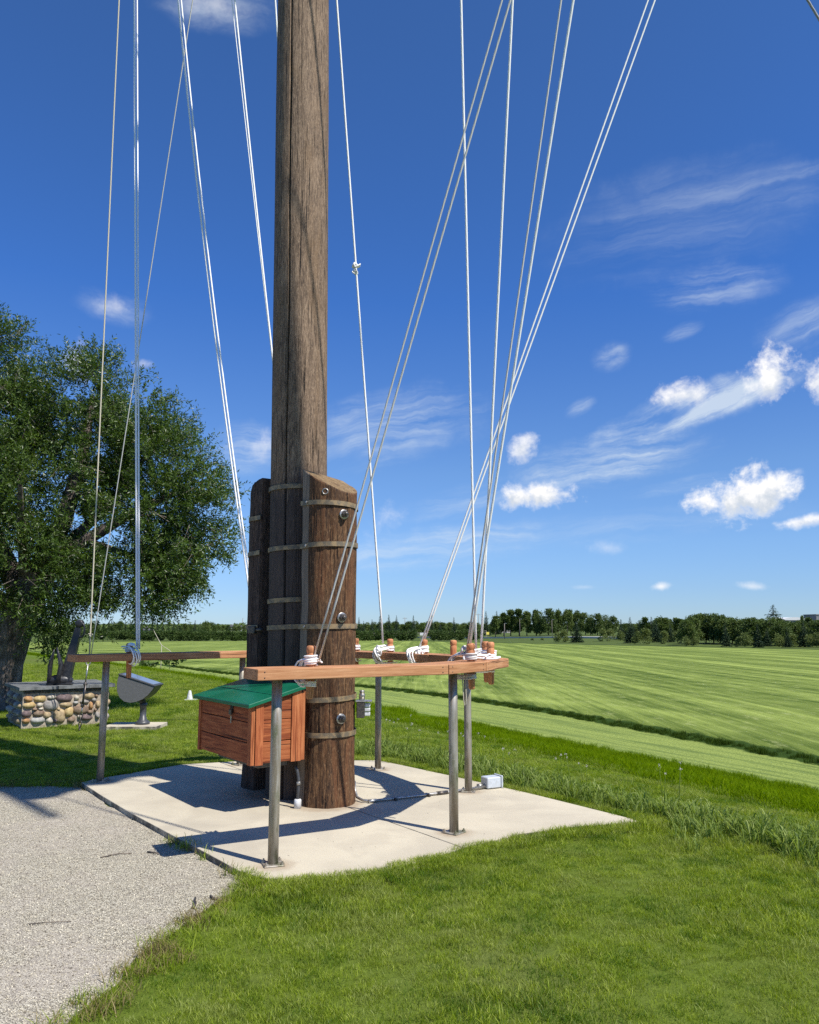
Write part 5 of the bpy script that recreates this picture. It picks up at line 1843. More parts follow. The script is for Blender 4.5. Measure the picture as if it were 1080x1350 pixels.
# near lawn
batches = []
for (x0, x1, y0, y1, dens, sc) in ((-3, 5.5, 2.3, 6.2, 330, 0.88), (-6.5, 7.5, 6.2, 10.5, 230, 1.0), (-9.5, 6, 10.5, 15, 130, 1.22), (-14, 4, 15, 24, 70, 1.6), (-22, 0, 24, 36, 30, 2.2)):
    x, y = pts_in(x0, x1, y0, y1, dens)
    z, a = terr(x, y)
    ok = seen(x, y) & (a['ts'] < -5.2 - 1.2 * 0) & ~inside(PATH, x, y) & ~inside(PAD, x, y)
    ok |= seen(x, y) & (a['ts'] < -4.0) & (a['ts'] >= -5.2) & (RNG.uniform(0, 1, len(x)) < 0.5) & ~inside(PAD, x, y)
    dp = polydist(PAD, x, y); dq = polydist(PATH, x, y)
    ok |= inside(PAD, x, y) & (dp < 0.02) & (y < 6.4) & (x > -0.9) & (x < 0.5) & seen(x, y)
    ok &= ~((x > 0.5) & (dp < 0.045) & (y > 6.0)) & ~((y > 6.9) & (dp < 0.07))
    # thin, patchy turf toward the gravel
    thin = np.clip((dq + 0.02) / 0.28, 0, 1)
    nz_ = np.array([mnoise.noise(Vector((float(a_) * 4, float(b_) * 4, 0))) for a_, b_ in zip(x, y)])
    ok &= RNG.uniform(0, 1, len(x)) < thin * 0.75 + 0.25 + nz_ * 0.3
    s_ = sc * RNG.uniform(0.68, 1.1, len(x)) * np.where(dp < 0.14, 1.25, 1.0)
    batches.append((x[ok], y[ok], s_[ok]))
    # the mower misses the strip along the concrete: denser there
    ex_ = ok & (dp < 0.12)
    for _ in range(3): batches.append((x[ex_] + RNG.uniform(-.05, .05, ex_.sum()), y[ex_] + RNG.uniform(-.04, .0, ex_.sum()), s_[ex_] * 0.95))
x = np.concatenate([b[0] for b in batches]); y = np.concatenate([b[1] for b in batches]); s_ = np.concatenate([b[2] for b in batches])
low = np.array([mnoise.noise(Vector((float(a_) * 1.1, float(b_) * 1.1, 5))) for a_, b_ in zip(x, y)])
s_ = s_ * (1 + 0.35 * low)
vi = RNG.integers(0, 3, len(x))
pn = np.array([mnoise.noise(Vector((float(a_) * 2.3, float(b_) * 2.3, 15))) + 0.5 * mnoise.noise(Vector((float(a_) * 7, float(b_) * 7, 3))) for a_, b_ in zip(x, y)])
uu_ = RNG.uniform(0, 1, len(x))
vi = np.where(uu_ < 0.22 + 0.9 * pn, 3 + RNG.integers(0, 2, len(x)), vi); vi = np.where(uu_ > 0.78 + 0.9 * pn, 5 + RNG.integers(0, 2, len(x)), vi)
tallm = RNG.uniform(0, 1, len(x)) < (0.10 + 0.25 * np.clip(low, 0, 1)); vi[tallm] = RNG.integers(7, 9, tallm.sum())
pl_ = place(x, y)
dpa = polydist(PAD, x, y)
pl_[:, 2] += 0.042 * np.clip(1.15 - dpa / 0.30, 0, 1)
scatter('lawn_grass', pl_, s_, RNG.uniform(0, 6.28, len(x)), lawn_cl, vi)
NL = len(x)

# dry fringe where the turf meets gravel and pad
x, y = pts_in(-4.8, 1.9, 3.0, 9.3, 420)
dq = polydist(PATH, x, y); dp = polydist(PAD, x, y)
nz_ = np.array([mnoise.noise(Vector((float(a_) * 3, float(b_) * 3, 8))) for a_, b_ in zip(x, y)])
ok = seen(x, y) & ~inside(PAD, x, y) & (dq < 0.16 + 0.22 * nz_) & (~inside(PATH, x, y) | (dq < 0.04 + 0.07 * nz_)) & (dp > 0.01)
# only sparse tufts along the seam between pad and gravel
seam = (dp < 0.10) & (dq < 0.10)
keep = np.where(seam, ((np.hypot(x + 1.62, y - 6.22) < 0.34) | (np.hypot(x + 1.2, y - 5.6) < 0.30) | (np.hypot(x + 3.35, y - 8.65) < 0.30)), True)
ok &= keep & (RNG.uniform(0, 1, len(x)) < 0.75)
scatter('dry_grass_fringe', place(x[ok], y[ok], 0.006), RNG.uniform(0.7, 1.5, ok.sum()), RNG.uniform(0, 6.28, ok.sum()), dry_cl, RNG.integers(0, 5, ok.sum()))
# longer tufts growing from the seam
tx, ty = [], []
for (cx_, cy_, rr_, n_) in ((-1.66, 6.22, 0.12, 7), (-1.48, 5.98, 0.10, 4), (-1.2, 5.62, 0.12, 4), (-3.40, 8.60, 0.14, 8)):
    for _ in range(n_):
        tx.append(cx_ + random.gauss(0, rr_ * 0.5)); ty.append(cy_ + random.gauss(0, rr_ * 0.5))
tx, ty = np.array(tx), np.array(ty)
scatter('seam_grass', place(tx, ty, 0.005), RNG.uniform(0.28, 0.55, len(tx)), RNG.uniform(0, 6.28, len(tx)), seam_cl, RNG.integers(0, 3, len(tx)))

# slope below the lawn: soft long grass
x1_, y1_ = pts_in(-12, 9.5, 5.5, 24, 55)
x2_, y2_ = pts_in(-30, 0, 22, 60, 14)
x = np.concatenate([x1_, x2_]); y = np.concatenate([y1_, y2_]); far_ = np.concatenate([np.zeros(len(x1_)), np.ones(len(x2_))])
z, a = terr(x, y)
ok = seen(x, y, 1.2) & (a['ts'] > -5.6) & (a['ts'] < -0.05) & ((y < 24) | (far_ > 0))
x, y, far_ = x[ok], y[ok], far_[ok]
scatter('slope_grass', place(x, y), RNG.uniform(0.55, 1.0, len(x)) * (1 + far_ * 0.9), RNG.uniform(0, 6.28, len(x)), slope_cl, RNG.integers(0, 6, len(x)))
# unmown lip between strip and field
x, y = pts_in(-20, 11, 12, 60, 60)
z, a = terr(x, y)
ok = seen(x, y, 1.2) & (a['tl'] > 0.0) & (a['tl'] < 0.34)
x, y = x[ok], y[ok]
scatter('field_lip_grass', place(x, y), RNG.uniform(0.5, 0.8, len(x)), RNG.uniform(0, 6.28, len(x)), lip_cl, RNG.integers(0, 4, len(x)))

# band of tall grass along the top of the bank
WEED = [(-3.0, 14.0), (-1.6, 12.6), (-0.55, 11.1), (0.45, 9.95), (1.15, 8.75), (1.95, 7.55), (2.6, 6.75), (3.1, 6.0), (3.7, 5.0)]
tx, ty, ts_v = [], [], []
for i in range(len(WEED) - 1):
    a, b = Vector(WEED[i]), Vector(WEED[i + 1])
    L = (b - a).length
    nn_ = Vector((-(b - a).y, (b - a).x)).normalized()
    for _ in range(int(L * 80)):
        f = random.random(); o_ = random.gauss(0.0, 0.23)
        p = a.lerp(b, f) + nn_ * o_
        tx.append(p.x); ty.append(p.y); ts_v.append((0.95 - 0.5 * abs(o_)) * random.uniform(0.35, 0.88) * (0.5 if i < 2 else 1.0))
tx, ty, ts_v = np.array(tx), np.array(ty), np.array(ts_v)
ok = ~inside(PAD, tx, ty) & (polydist(PAD, tx, ty) > 0.22) & (ts_v > 0.15)
scatter('tall_grass', place(tx[ok], ty[ok]), ts_v[ok], RNG.uniform(0, 6.28, ok.sum()), tall_cl, RNG.integers(0, 6, ok.sum()))

# loose chips on the path
cc_ = bpy.data.collections.new('chips')
for k in range(5):
    bm = bmesh.new(); bmesh.ops.create_icosphere(bm, subdivisions=1, radius=0.0062)
    for v in bm.verts:
        v.co *= 1 + 0.45 * mnoise.noise(v.co * 160 + Vector((k * 5, 0, 0))); v.co.z *= 0.6; v.co.x *= 1.2
    me = bpy.data.meshes.new('chip'); bm.to_mesh(me); bm.free(); me.materials.append(M['chip'])
    o = bpy.data.objects.new('chip_%d' % k, me); cc_.objects.link(o)
x, y = pts_in(-5.6, -0.9, 2.6, 8.7, 1700)
ok = seen(x, y, 1.15) & inside(PATH, x, y) & (RNG.uniform(0, 1, len(x)) < np.clip(1.25 - (y - 2.6) / 8, 0.3, 1))
pp_ = np.stack([x[ok], y[ok], np.full(ok.sum(), -0.040)], -1)
scatter('gravel_chips', pp_, RNG.uniform(0.35, 0.8, ok.sum()), RNG.uniform(0, 6.28, ok.sum()), cc_, RNG.integers(0, 5, ok.sum()))

# wild flowers with pale fluffy heads along the bank
FL_ = [(-0.30, 10.7, .52), (-0.20, 10.55, .50), (-0.05, 10.6, .55), (0.02, 10.4, .50), (0.12, 10.35, .42), (0.40, 10.0, .40), (0.62, 9.85, .42), (0.80, 9.3, .50), (1.02, 8.95, .42), (1.10, 8.7, .42), (1.52, 8.3, .38),
       (1.60, 8.1, .42), (1.72, 8.05, .36), (2.25, 7.35, .45), (2.36, 7.3, .50)]


def flower(x, y, h, seed):
    rnd = random.Random(seed)
    t_ = empty('wildflower', (x, y, tz(x, y)))
    tag(t_, 'slender wildflower with pale fluffy heads in the tall grass behind the pad', 'wildflower', 'pale wildflowers along the bank')
    mb = MB(); heads = []
    for i in range(2):
        a = rnd.uniform(0, 6.28); l = rnd.uniform(0.02, 0.09)
        top = Vector((math.cos(a) * l, math.sin(a) * l, h * rnd.uniform(0.75, 1.0)))
        mb.tube([(0, 0, 0), top * 0.5 + Vector((0, 0, 0.02)), top], [0.003, 0.0025, 0.0015], 5)
        heads.append(top)
    mb.build('stem', M['weed'], t_)
    for hd in heads:
        V, F, LV = [], [], []
        for i in range(12):
            d = Vector((rnd.gauss(0, 1), rnd.gauss(0, 1), rnd.gauss(0, 1) + 0.4)).normalized()
            c = hd + d * rnd.uniform(0.003, 0.020)
            s1 = d.orthogonal().normalized() * 0.0045; s2 = d.cross(s1).normalized() * 0.0045
            b = len(V); V += [c - s1, c + s2, c + s1, c - s2]; F.append((b, b + 1, b + 2, b + 3)); LV += [rnd.random()] * 4
        link('flower_head', npmesh('flower_head', V, F, M['petal'], {'lv': LV}), t_)


for i, (x, y, h) in enumerate(FL_): flower(x, y, h * 1.0, i)


# ------------------------------------------------------------------ leaf cloud builder
def leaf_quads(C, D, L, W_, rg, fold=0.25):
    """C centres, D unit directions, L lengths, W widths -> diamond leaves of two triangles each"""
    n = len(C)
    rv = rg.normal(size=(n, 3))
    S = np.cross(D, rv); S /= np.linalg.norm(S, axis=1, keepdims=True) + 1e-9
    a = C - D * (L[:, None] / 2); b = C + D * (L[:, None] / 2)
    Nn = np.cross(D, S)
    c1 = C + S * (W_[:, None] / 2) + Nn * (W_[:, None] * fold); c2 = C - S * (W_[:, None] / 2) + Nn * (W_[:, None] * fold)
    V = np.stack([a, c1, b, c2], 1).reshape(-1, 3)
    i = np.arange(n) * 4
    F = np.concatenate([np.stack([i, i + 1, i + 2], -1), np.stack([i, i + 2, i + 3], -1)])
    return V, F


# ------------------------------------------------------------------ big willow at left
WX, WY = -8.55, 16.6
wz = tz(WX, WY)
wil = empty('willow_tree', (WX, WY, wz))
tag(wil, 'large dark green willow with a thick leaning furrowed trunk behind the stone plinth', 'tree')
# trunk: leaning right with root flare, limbs
rg = np.random.default_rng(3)


def bark_tube(pts, rads, n=28, amp=0.06, name='trunk'):
    pts = [Vector(p) for p in pts]
    # resample
    P, RR = [], []
    for i in range(len(pts) - 1):
        for k in range(8):
            f = k / 8
            P.append(pts[i].lerp(pts[i + 1], f)); RR.append(rads[i] * (1 - f) + rads[i + 1] * f)
    P.append(pts[-1]); RR.append(rads[-1])
    vs, fs = [], []
    prev = None
    for i, p in enumerate(P):
        tg = (P[min(i + 1, len(P) - 1)] - P[max(i - 1, 0)]).normalized()
        x = tg.orthogonal().normalized() if prev is None else (prev - tg * prev.dot(tg)).normalized()
        prev = x; y = tg.cross(x)
        for j in range(n):
            a = 2 * math.pi * j / n
            rr = RR[i] * (1 + amp * mnoise.noise(Vector((math.cos(a) * 2.5, math.sin(a) * 2.5, i * 0.12))) * 2 + amp * 1.0 * abs(mnoise.noise(Vector((math.cos(a) * 7, math.sin(a) * 7, i * 0.10)))))
            vs.append(p + (x * math.cos(a) + y * math.sin(a)) * rr)
    for i in range(len(P) - 1):
        for j in range(n):
            a, b = i * n + j, i * n + (j + 1) % n
            fs.append((a, b, b + n, a + n))
    mb = MB(); mb.add(vs, fs, smooth=True)
    return mb


mb = bark_tube([(-0.05, 0, -0.1), (0.0, 0, 0.35), (0.16, 0, 1.0), (0.42, 0, 1.8), (0.8, 0, 2.8)], [0.62, 0.48, 0.40, 0.36, 0.32], 48, 0.12)
trunk = mb.build('trunk', M['bark'], wil)
limbs = [[(0.75, 0, 2.7), (1.2, 0.1, 3.8), (1.5, 0.2, 5.2), (1.7, 0.1, 6.6)], [(0.7, 0, 2.6), (1.7, -0.3, 3.3), (2.9, -0.4, 4.0), (3.9, -0.3, 4.5)], [(0.5, 0, 2.3), (-0.3, 0.2, 3.6), (-0.8, 0.3, 5.2), (-0.9, 0.2, 6.8)],
         [(0.6, 0, 2.5), (0.9, -1.0, 3.5), (1.2, -1.8, 4.3)], [(0.7, 0, 2.7), (2.0, 0.4, 4.2), (3.0, 0.4, 5.6)], [(0.4, 0, 2.0), (-1.0, -0.4, 3.0), (-2.2, -0.6, 4.0)], [(1.9, -0.35, 3.4), (3.2, -0.7, 3.0), (4.1, -0.8, 2.5)]]
for i, l in enumerate(limbs):
    r0 = [0.24, 0.18, 0.24, 0.15, 0.14, 0.18, 0.08][i]
    bark_tube(l, [r0 * (1 - 0.75 * k / (len(l) - 1)) for k in range(len(l))], 12, 0.10).build('limb', M['bark'], trunk)
# crown lobes as ellipsoids relative to the trunk base: (x, y, z, rx, ry, rz)
LB = [(-0.9, 0.2, 5.8, 1.55, 1.6, 2.0), (-0.75, 0.2, 7.35, 0.85, 1.0, 1.35), (0.0, 0.1, 6.5, 0.6, 0.6, 0.9), (-2.6, 0.3, 5.0, 1.9, 1.8, 2.1), (0.9, 0.2, 4.6, 1.6, 1.8, 2.0), (1.45, 0.2, 6.2, 1.15, 1.2, 1.45), (2.5, 0.0, 5.7, 1.15, 1.2, 1.35), (1.9, -0.1, 6.6, 0.6, 0.7, 1.0),
      (3.2, -0.2, 4.6, 1.45, 1.4, 1.55), (3.9, -0.3, 3.8, 1.05, 1.1, 1.15), (2.4, -0.3, 3.2, 1.5, 1.4, 1.25), (1.3, -0.6, 2.7, 1.15, 1.3, 1.1), (3.1, -0.6, 2.5, 0.95, 0.9, 0.85), (-1.2, -0.8, 3.4, 1.6, 1.4, 1.3), (0.1, -0.9, 4.0, 1.4, 1.2, 1.6), 
      (2.1, -0.8, 1.95, 0.85, 0.6, 0.60), (1.35, -0.5, 1.75, 0.55, 0.6, 0.55), (3.95, -0.3, 2.9, 0.65, 0.7, 0.7)]
tw_c, tw_d = [], []
for (lx, ly, lz, rx, ry, rzz) in LB:
    vol = rx * ry * rzz
    n = int(880 * vol ** 0.72) + 60
    u = rg.normal(size=(n, 3)); u /= np.linalg.norm(u, axis=1, keepdims=True)
    rad = rg.uniform(0.30, 1, n) ** 0.42
    # ragged surface
    rag = np.array([1 + 0.42 * mnoise.noise(Vector(tuple(p * 2.6)) + Vector((lx, ly, lz))) + 0.32 * mnoise.noise(Vector(tuple(p * 6.5)) + Vector((lx, ly, lz))) for p in u])
    c = np.stack([lx + u[:, 0] * rx * rad * rag, ly + u[:, 1] * ry * rad * rag, lz + u[:, 2] * rzz * rad * rag], -1)
    # gaps: drop twigs where a coarse noise is low
    g_ = np.array([mnoise.noise(Vector(tuple(p * 0.95)) + Vector((3, 7, 1))) + 0.95 * mnoise.noise(Vector(tuple(p * 2.1))) for p in c])
    ok = g_ > -0.13
    c, uu = c[ok], u[ok]
    d = uu + rg.normal(size=c.shape) * 0.45 + np.array([0, 0, 0.25])
    d[:, 2] -= 0.35 * (c[:, 2] < 3.4)
    d /= np.linalg.norm(d, axis=1, keepdims=True)
    tw_c.append(c); tw_d.append(d)
tc_ = np.concatenate(tw_c); td_ = np.concatenate(tw_d)
# keep the view between trunk and anchor open, as in the photo
ok = ~((tc_[:, 2] < 1.95) & (tc_[:, 0] < 1.1)) & (tc_[:, 2] > 0.95)
tc_, td_ = tc_[ok], td_[ok]
NTW = len(tc_)
LC, LD, LL, LW, LVv = [], [], [], [], []
per = 17
for k in range(per):
    f = k / per
    ln = rg.uniform(0.28, 0.55, NTW)
    pos = tc_ + td_ * ((f - 0.3) * ln)[:, None]
    pos[:, 2] -= 0.10 * (f ** 2) * ln
    side = rg.normal(size=(NTW, 3)); side -= td_ * (side * td_).sum(1, keepdims=True); side /= np.linalg.norm(side, axis=1, keepdims=True)
    dd = td_ * 0.65 + side * 0.9; dd /= np.linalg.norm(dd, axis=1, keepdims=True)
    l_ = rg.uniform(0.060, 0.108, NTW)
    LC.append(pos + dd * (l_ / 2)[:, None]); LD.append(dd); LL.append(l_); LW.append(l_ * rg.uniform(0.22, 0.34, NTW)); LVv.append(np.clip(rg.uniform(0, 1, NTW) ** 1.2, 0, 1))
LC = np.concatenate(LC); LD = np.concatenate(LD); LL = np.concatenate(LL); LW = np.concatenate(LW); LVv = np.concatenate(LVv)
V, F = leaf_quads(LC, LD, LL, LW, rg)
me = npmesh('crown', V, F, M['willow'], {'lv': np.repeat(LVv, 4)})
o = link('crown', me, wil); o['kind'] = 'stuff'
# pale twigs
mb_v, mb_f = [], []
sel = rg.choice(NTW, 2600, replace=False)
A_ = tc_[sel] - td_[sel] * 0.35; B_ = tc_[sel] + td_[sel] * 0.12
Sd = np.cross(td_[sel], rg.normal(size=(len(sel), 3))); Sd /= np.linalg.norm(Sd, axis=1, keepdims=True)
S2 = np.cross(td_[sel], Sd)
w_ = 0.006
V = np.concatenate([A_ + Sd * w_, A_ - Sd * w_ * .5 + S2 * w_, A_ - Sd * w_ * .5 - S2 * w_, B_ + Sd * w_ * .4, B_ - Sd * w_ * .2 + S2 * w_ * .4, B_ - Sd * w_ * .2 - S2 * w_ * .4])
n = len(sel); i = np.arange(n)
F = np.concatenate([np.stack([i, i + n, i + 4 * n, i + 3 * n], -1), np.stack([i + n, i + 2 * n, i + 5 * n, i + 4 * n], -1), np.stack([i + 2 * n, i, i + 3 * n, i + 5 * n], -1)])
o = link('twigs', npmesh('twigs', V, F, M['twigbark']), wil); o['kind'] = 'stuff'

# ------------------------------------------------------------------ far vegetation prototypes
def spruce_proto(seed, h=8.0, w=1.7, n=1500, matk='spruce', dens=1.0):
    rg = np.random.default_rng(seed)
    # whorls of drooping boughs
    C, D, L, W_, LV = [], [], [], [], []
    levels = 22
    for k in range(levels):
        f = (k + 0.3) / levels
        z = h * (0.06 + 0.92 * f)
        rad = w * (1 - f) ** 0.85 * rg.uniform(0.78, 1.12) + 0.06
        nb = max(4, int(10 * (1 - f) + 4))
        a0 = rg.uniform(0, 6.28)
        for j in range(nb):
            a = a0 + 2 * np.pi * j / nb + rg.normal() * 0.15
            rl = rad * rg.uniform(0.72, 1.15)
            m_ = max(2, int(rl / 0.20))
            for q in range(m_ * 3):
                fr = rg.uniform(0.12, 1)
                p = np.array([math.cos(a) * rl * fr, math.sin(a) * rl * fr, z - 0.30 * rl * fr + rg.normal() * 0.05])
                d = np.array([math.cos(a + rg.normal() * 0.6), math.sin(a + rg.normal() * 0.6), -0.25 + rg.normal() * 0.25])
                C.append(p); D.append(d / np.linalg.norm(d)); l = rg.uniform(0.28, 0.55) * (0.6 + 0.5 * (1 - f)); L.append(l); W_.append(l * 0.42); LV.append(rg.uniform())
    C, D, L, W_ = map(np.array, (C, D, L, W_))
    V, F = leaf_quads(C, D, L, W_, rg, 0.1)
    me = npmesh('crown', V, F, M[matk], {'lv': np.repeat(LV, 4)})
    return me


def broad_proto(seed, h=8.0, w=2.6, matk='poplar', lobes=9, base=0.18, n=2600, tall=False, leaf=0.42):
    rg = np.random.default_rng(seed)
    C, LVl = [], []
    cs = []
    for k in range(lobes):
        f = rg.uniform(0, 1)
        zz = h * (base + (1 - base) * (0.18 + 0.68 * f))
        r_ = w * (0.55 if tall else 0.62) * math.sin(math.pi * min(0.98, 0.25 + 0.62 * f)) * 1.0
        a = rg.uniform(0, 6.28)
        cs.append((math.cos(a) * r_ * 0.75, math.sin(a) * r_ * 0.75, zz, rg.uniform(0.26, 0.42) * w))
    cs.append((0, 0, h * 0.86, w * 0.36)); cs.append((0, 0, h * 0.55, w * 0.55))
    per_ = n // len(cs)
    D = []
    for (x, y, z, r_) in cs:
        u = rg.normal(size=(per_, 3)); u /= np.linalg.norm(u, axis=1, keepdims=True)
        rad = rg.uniform(0.25, 1, per_) ** 0.4
        rag = 1 + 0.22 * rg.normal(size=per_)
        c = np.stack([x + u[:, 0] * r_ * rad * rag, y + u[:, 1] * r_ * rad * rag, z + u[:, 2] * r_ * rad * rag * (1.25 if tall else 0.95)], -1)
        C.append(c); D.append(u + rg.normal(size=u.shape) * 0.6)
        LVl.append(np.clip(rg.uniform(0, 1, per_) * 0.7 + rg.uniform(0, 0.3), 0, 1))
    C = np.concatenate(C); D = np.concatenate(D); D /= np.linalg.norm(D, axis=1, keepdims=True); LVl = np.concatenate(LVl)
    ok = C[:, 2] > h * base * 0.55
    C, D, LVl = C[ok], D[ok], LVl[ok]
    L = rg.uniform(0.6, 1.2, len(C)) * leaf
    V, F = leaf_quads(C, D, L, L * 0.62, rg, 0.15)
    return npmesh('crown', V, F, M[matk], {'lv': np.repeat(LVl, 4)})


def norm_crown(me, h):
    n = len(me.vertices); a = np.empty(n * 3, dtype=np.float32); me.vertices.foreach_get('co', a); a = a.reshape(-1, 3)
    a[:, 2] *= h / np.percentile(a[:, 2], 99.7); me.vertices.foreach_set('co', a.ravel()); me.update()
    return me


def trunk_proto(h, r_):
    mb = MB(); mb.tube([(0, 0, -0.3), (0.03, 0.02, h * 0.3), (0, 0, h * 0.62), (0.04, 0, h * 0.9)], [r_, r_ * 0.8, r_ * 0.5, r_ * 0.15], 8)
    o = mb.build('trunk', M['twigbark'])
    me = o.data
    bpy.data.objects.remove(o)
    return me


SP = [norm_crown(spruce_proto(100 + k, 8.0, 1.7 + 0.25 * (k % 3)), 8.0) for k in range(4)]
SPT = trunk_proto(8.0, 0.14)
BR = [norm_crown(broad_proto(200 + k, 8.0, 3.6, lobes=12, base=0.0, n=4200), 8.0) for k in range(4)] + [norm_crown(broad_proto(210 + k, 8.0, 2.1, tall=True, lobes=10, base=0.02, n=3600), 8.0) for k in range(3)]
BRT = trunk_proto(8.0, 0.16)
SHB = [norm_crown(broad_proto(230 + k, 3.0, 2.1, matk='shrubgreen', lobes=7, base=0.0, n=1500, leaf=0.30), 3.0) for k in range(3)]
HDG = [norm_crown(broad_proto(240 + k, 3.0, 2.0, matk='hedge', lobes=7, base=0.0, n=1300, leaf=0.34), 3.0) for k in range(3)]


def tree(kind, x, y, h, label, group, wscale=1.0, name=None, cat='tree', dz=0.0):
    z = tz(x, y) + dz
    nm = {'spruce': 'spruce_tree', 'broad': 'broadleaf_tree', 'poplar': 'poplar_tree', 'shrub': 'shrub', 'hedge': 'hedge_bush'}[kind]
    t_ = empty(name or nm, (x, y, z), random.uniform(0, 6.28))
    tag(t_, label, cat if kind in ('spruce', 'broad', 'poplar') else ('shrub' if kind == 'shrub' else 'hedge bush'), group)
    if kind == 'spruce': cm, tm, H = random.choice(SP), SPT, 8.0
    elif kind == 'broad': cm, tm, H = random.choice(BR[:4]), BRT, 8.0
    elif kind == 'poplar': cm, tm, H = random.choice(BR[4:]), BRT, 8.0
    elif kind == 'shrub': cm, tm, H = random.choice(SHB), None, 3.0
    else: cm, tm, H = random.choice(HDG), None, 3.0
    s = h / H
    c = link('crown', cm, t_); c.scale = (s * wscale, s * wscale, s)
    if tm:
        k = link('trunk', tm, t_); k.scale = (s * 1.2, s * 1.2, s)
    return t_


H0 = 1.6


def at_px(px, dist):
    """ground x for a bearing (in photo columns) at distance y"""
    return (px - 540) / 1050 * dist * 1.0


def height_for(py_top, x, y):
    """height of a thing whose top stands at elevation py_top"""
    ang = math.atan((675 - py_top) / 1050) + PITCH
    return H0 + y * math.tan(ang) - tz(x, y)


def T(kind, px, dist, top, label, group, **kw):
    x = at_px(px, dist)
    h = max(0.8, height_for(top, x, dist))
    return tree(kind, x, dist, h, label, group, **kw)


rnd = random.Random(21)
# --- right: broadleaf wood behind the road
gA = 'tall trees behind the road'
for px, top in ((652, 812), (663, 808), (672, 804), (683, 803), (693, 806)):
    T('poplar', px, 300 + rnd.uniform(-8, 8), top, 'tall narrow dark poplar in the row left of the wood behind the road', 'poplars left of the wood', wscale=1.35)
for px in range(704, 780, 8):
    T('broad' if rnd.random() < 0.6 else 'poplar', px + rnd.uniform(-2, 2), 295 + rnd.uniform(-10, 12), {0: 803, 1: 805}.get((px // 8) % 2) + rnd.uniform(-2, 4) + max(0, (px - 750) * 0.12), 'dark broadleaf tree in the wood behind the white road line', gA, wscale=0.95)
for px, top in ((776, 814), (785, 809), (796, 811), (806, 812)):
    T('broad', px, 270 + rnd.uniform(-6, 6), top, 'rounded broadleaf tree behind the cone shaped spruce', 'trees behind the cone shaped spruce')
for px in list(range(816, 900, 8)) + list(range(820, 900, 12)):
    T(rnd.choice(['broad', 'broad', 'poplar', 'spruce']), px, 215 + rnd.uniform(-14, 12), rnd.uniform(813, 823), 'mixed mid height tree in the belt between the spruce and the mound of trees', 'tree belt right of the cone shaped spruce', wscale=1.35)
T('spruce', 758, 200, 819, 'dark cone shaped spruce standing alone in front of the wood', None, wscale=1.5)
for px, top, w in ((700, 841, 1.0), (713, 841, 1.0)):
    T('shrub', px, 232, top, 'small round bush on the grass below the road', 'two small round bushes below the road', wscale=1.2)
for px, top in ((733, 833), (742, 830), (744, 838), (792, 828), (802, 829), (815, 831)):
    T('shrub', px, 205, top, 'pale green shrub at the foot of the wood beside the cone shaped spruce', 'pale shrubs beside the cone shaped spruce', wscale=0.8)
for px, top in ((828, 814), (862, 818), (880, 822)):
    T('spruce', px, 185 + rnd.uniform(-5, 5), top, 'dark pointed spruce in front of the tree belt', 'dark pointed spruces in the tree belt', wscale=1.2)
for px, top in ((838, 832), (849, 828), (888, 833), (872, 831)):
    T('shrub', px, 172, top, 'pale rounded shrub along the far edge of the mowed field', 'pale shrubs along the far field edge', wscale=0.9)
# the mound shaped clump and the belt to the right edge
for px, top in ((902, 816), (908, 812), (916, 810), (926, 809), (936, 809), (945, 811), (951, 815)):
    T('broad', px, 165 + rnd.uniform(-8, 6), top, 'dense dark tree in the mound shaped clump', 'trees of the mound shaped clump', wscale=1.2)
for px in list(range(956, 1110, 8)) + list(range(960, 1110, 13)):
    T(rnd.choice(['broad', 'broad', 'poplar']), px + rnd.uniform(-2, 2), 160 + rnd.uniform(-8, 12) - (px - 956) * 0.12, rnd.uniform(814, 823), 'dark green tree in the long belt reaching the right edge', 'tree belt reaching the right edge', wscale=1.45)
for px, top in ((952, 823), (994, 823), (1006, 828), (1032, 828), (1054, 818)):
    T('spruce', px, 142 + rnd.uniform(-5, 5) - (px - 956) * 0.08, top, 'blue green spruce at the front of the right hand belt', 'spruces at the front of the right hand belt', wscale=1.25)
for px in (900, 912, 968, 978, 1020, 1040, 1062, 1073, 1085):
    T('shrub', px, 150 - (px - 900) * 0.10, rnd.uniform(833, 840), 'pale low shrub at the foot of the right hand belt', 'pale shrubs at the foot of the right hand belt', wscale=0.9)
T('spruce', 1016, 185, 798, 'single tall bushy spruce rising above the right hand belt', None, wscale=2.1)
T('poplar', 1053, 180, 812, 'slim tree top poking above the belt between two white buildings', None, wscale=0.7)
# --- middle: spruce row and hedge
for px, top in ((446, 818), (456, 820), (474, 814), (480, 819), (491, 817), (501, 813), (513, 811), (523, 812), (545, 812), (569, 811), (580, 819), (598, 814), (640, 806), (654, 806)):
    T('spruce', px, 330 + rnd.uniform(-12, 12), top, 'dark narrow spruce in the distant row behind the hedge', 'spruce row behind the hedge', wscale=0.95)
for px in range(440, 660, 9):
    T('broad', px, 380 + rnd.uniform(-10, 20), rnd.uniform(819, 823), 'low grey green tree far behind the spruce row', 'far trees behind the spruce row', wscale=1.4)
for px in range(462, 552, 7):
    T('hedge', px, 268, 830.5 + rnd.uniform(-1, 1), 'clipped green bush in the left run of the field hedge', 'bushes of the field hedge, left of the gap', wscale=1.0)
for px in range(568, 634, 7):
    T('hedge', px, 262, 830.5 + rnd.uniform(-1, 1), 'clipped green bush in the right run of the field hedge', 'bushes of the field hedge, right of the gap', wscale=1.0)
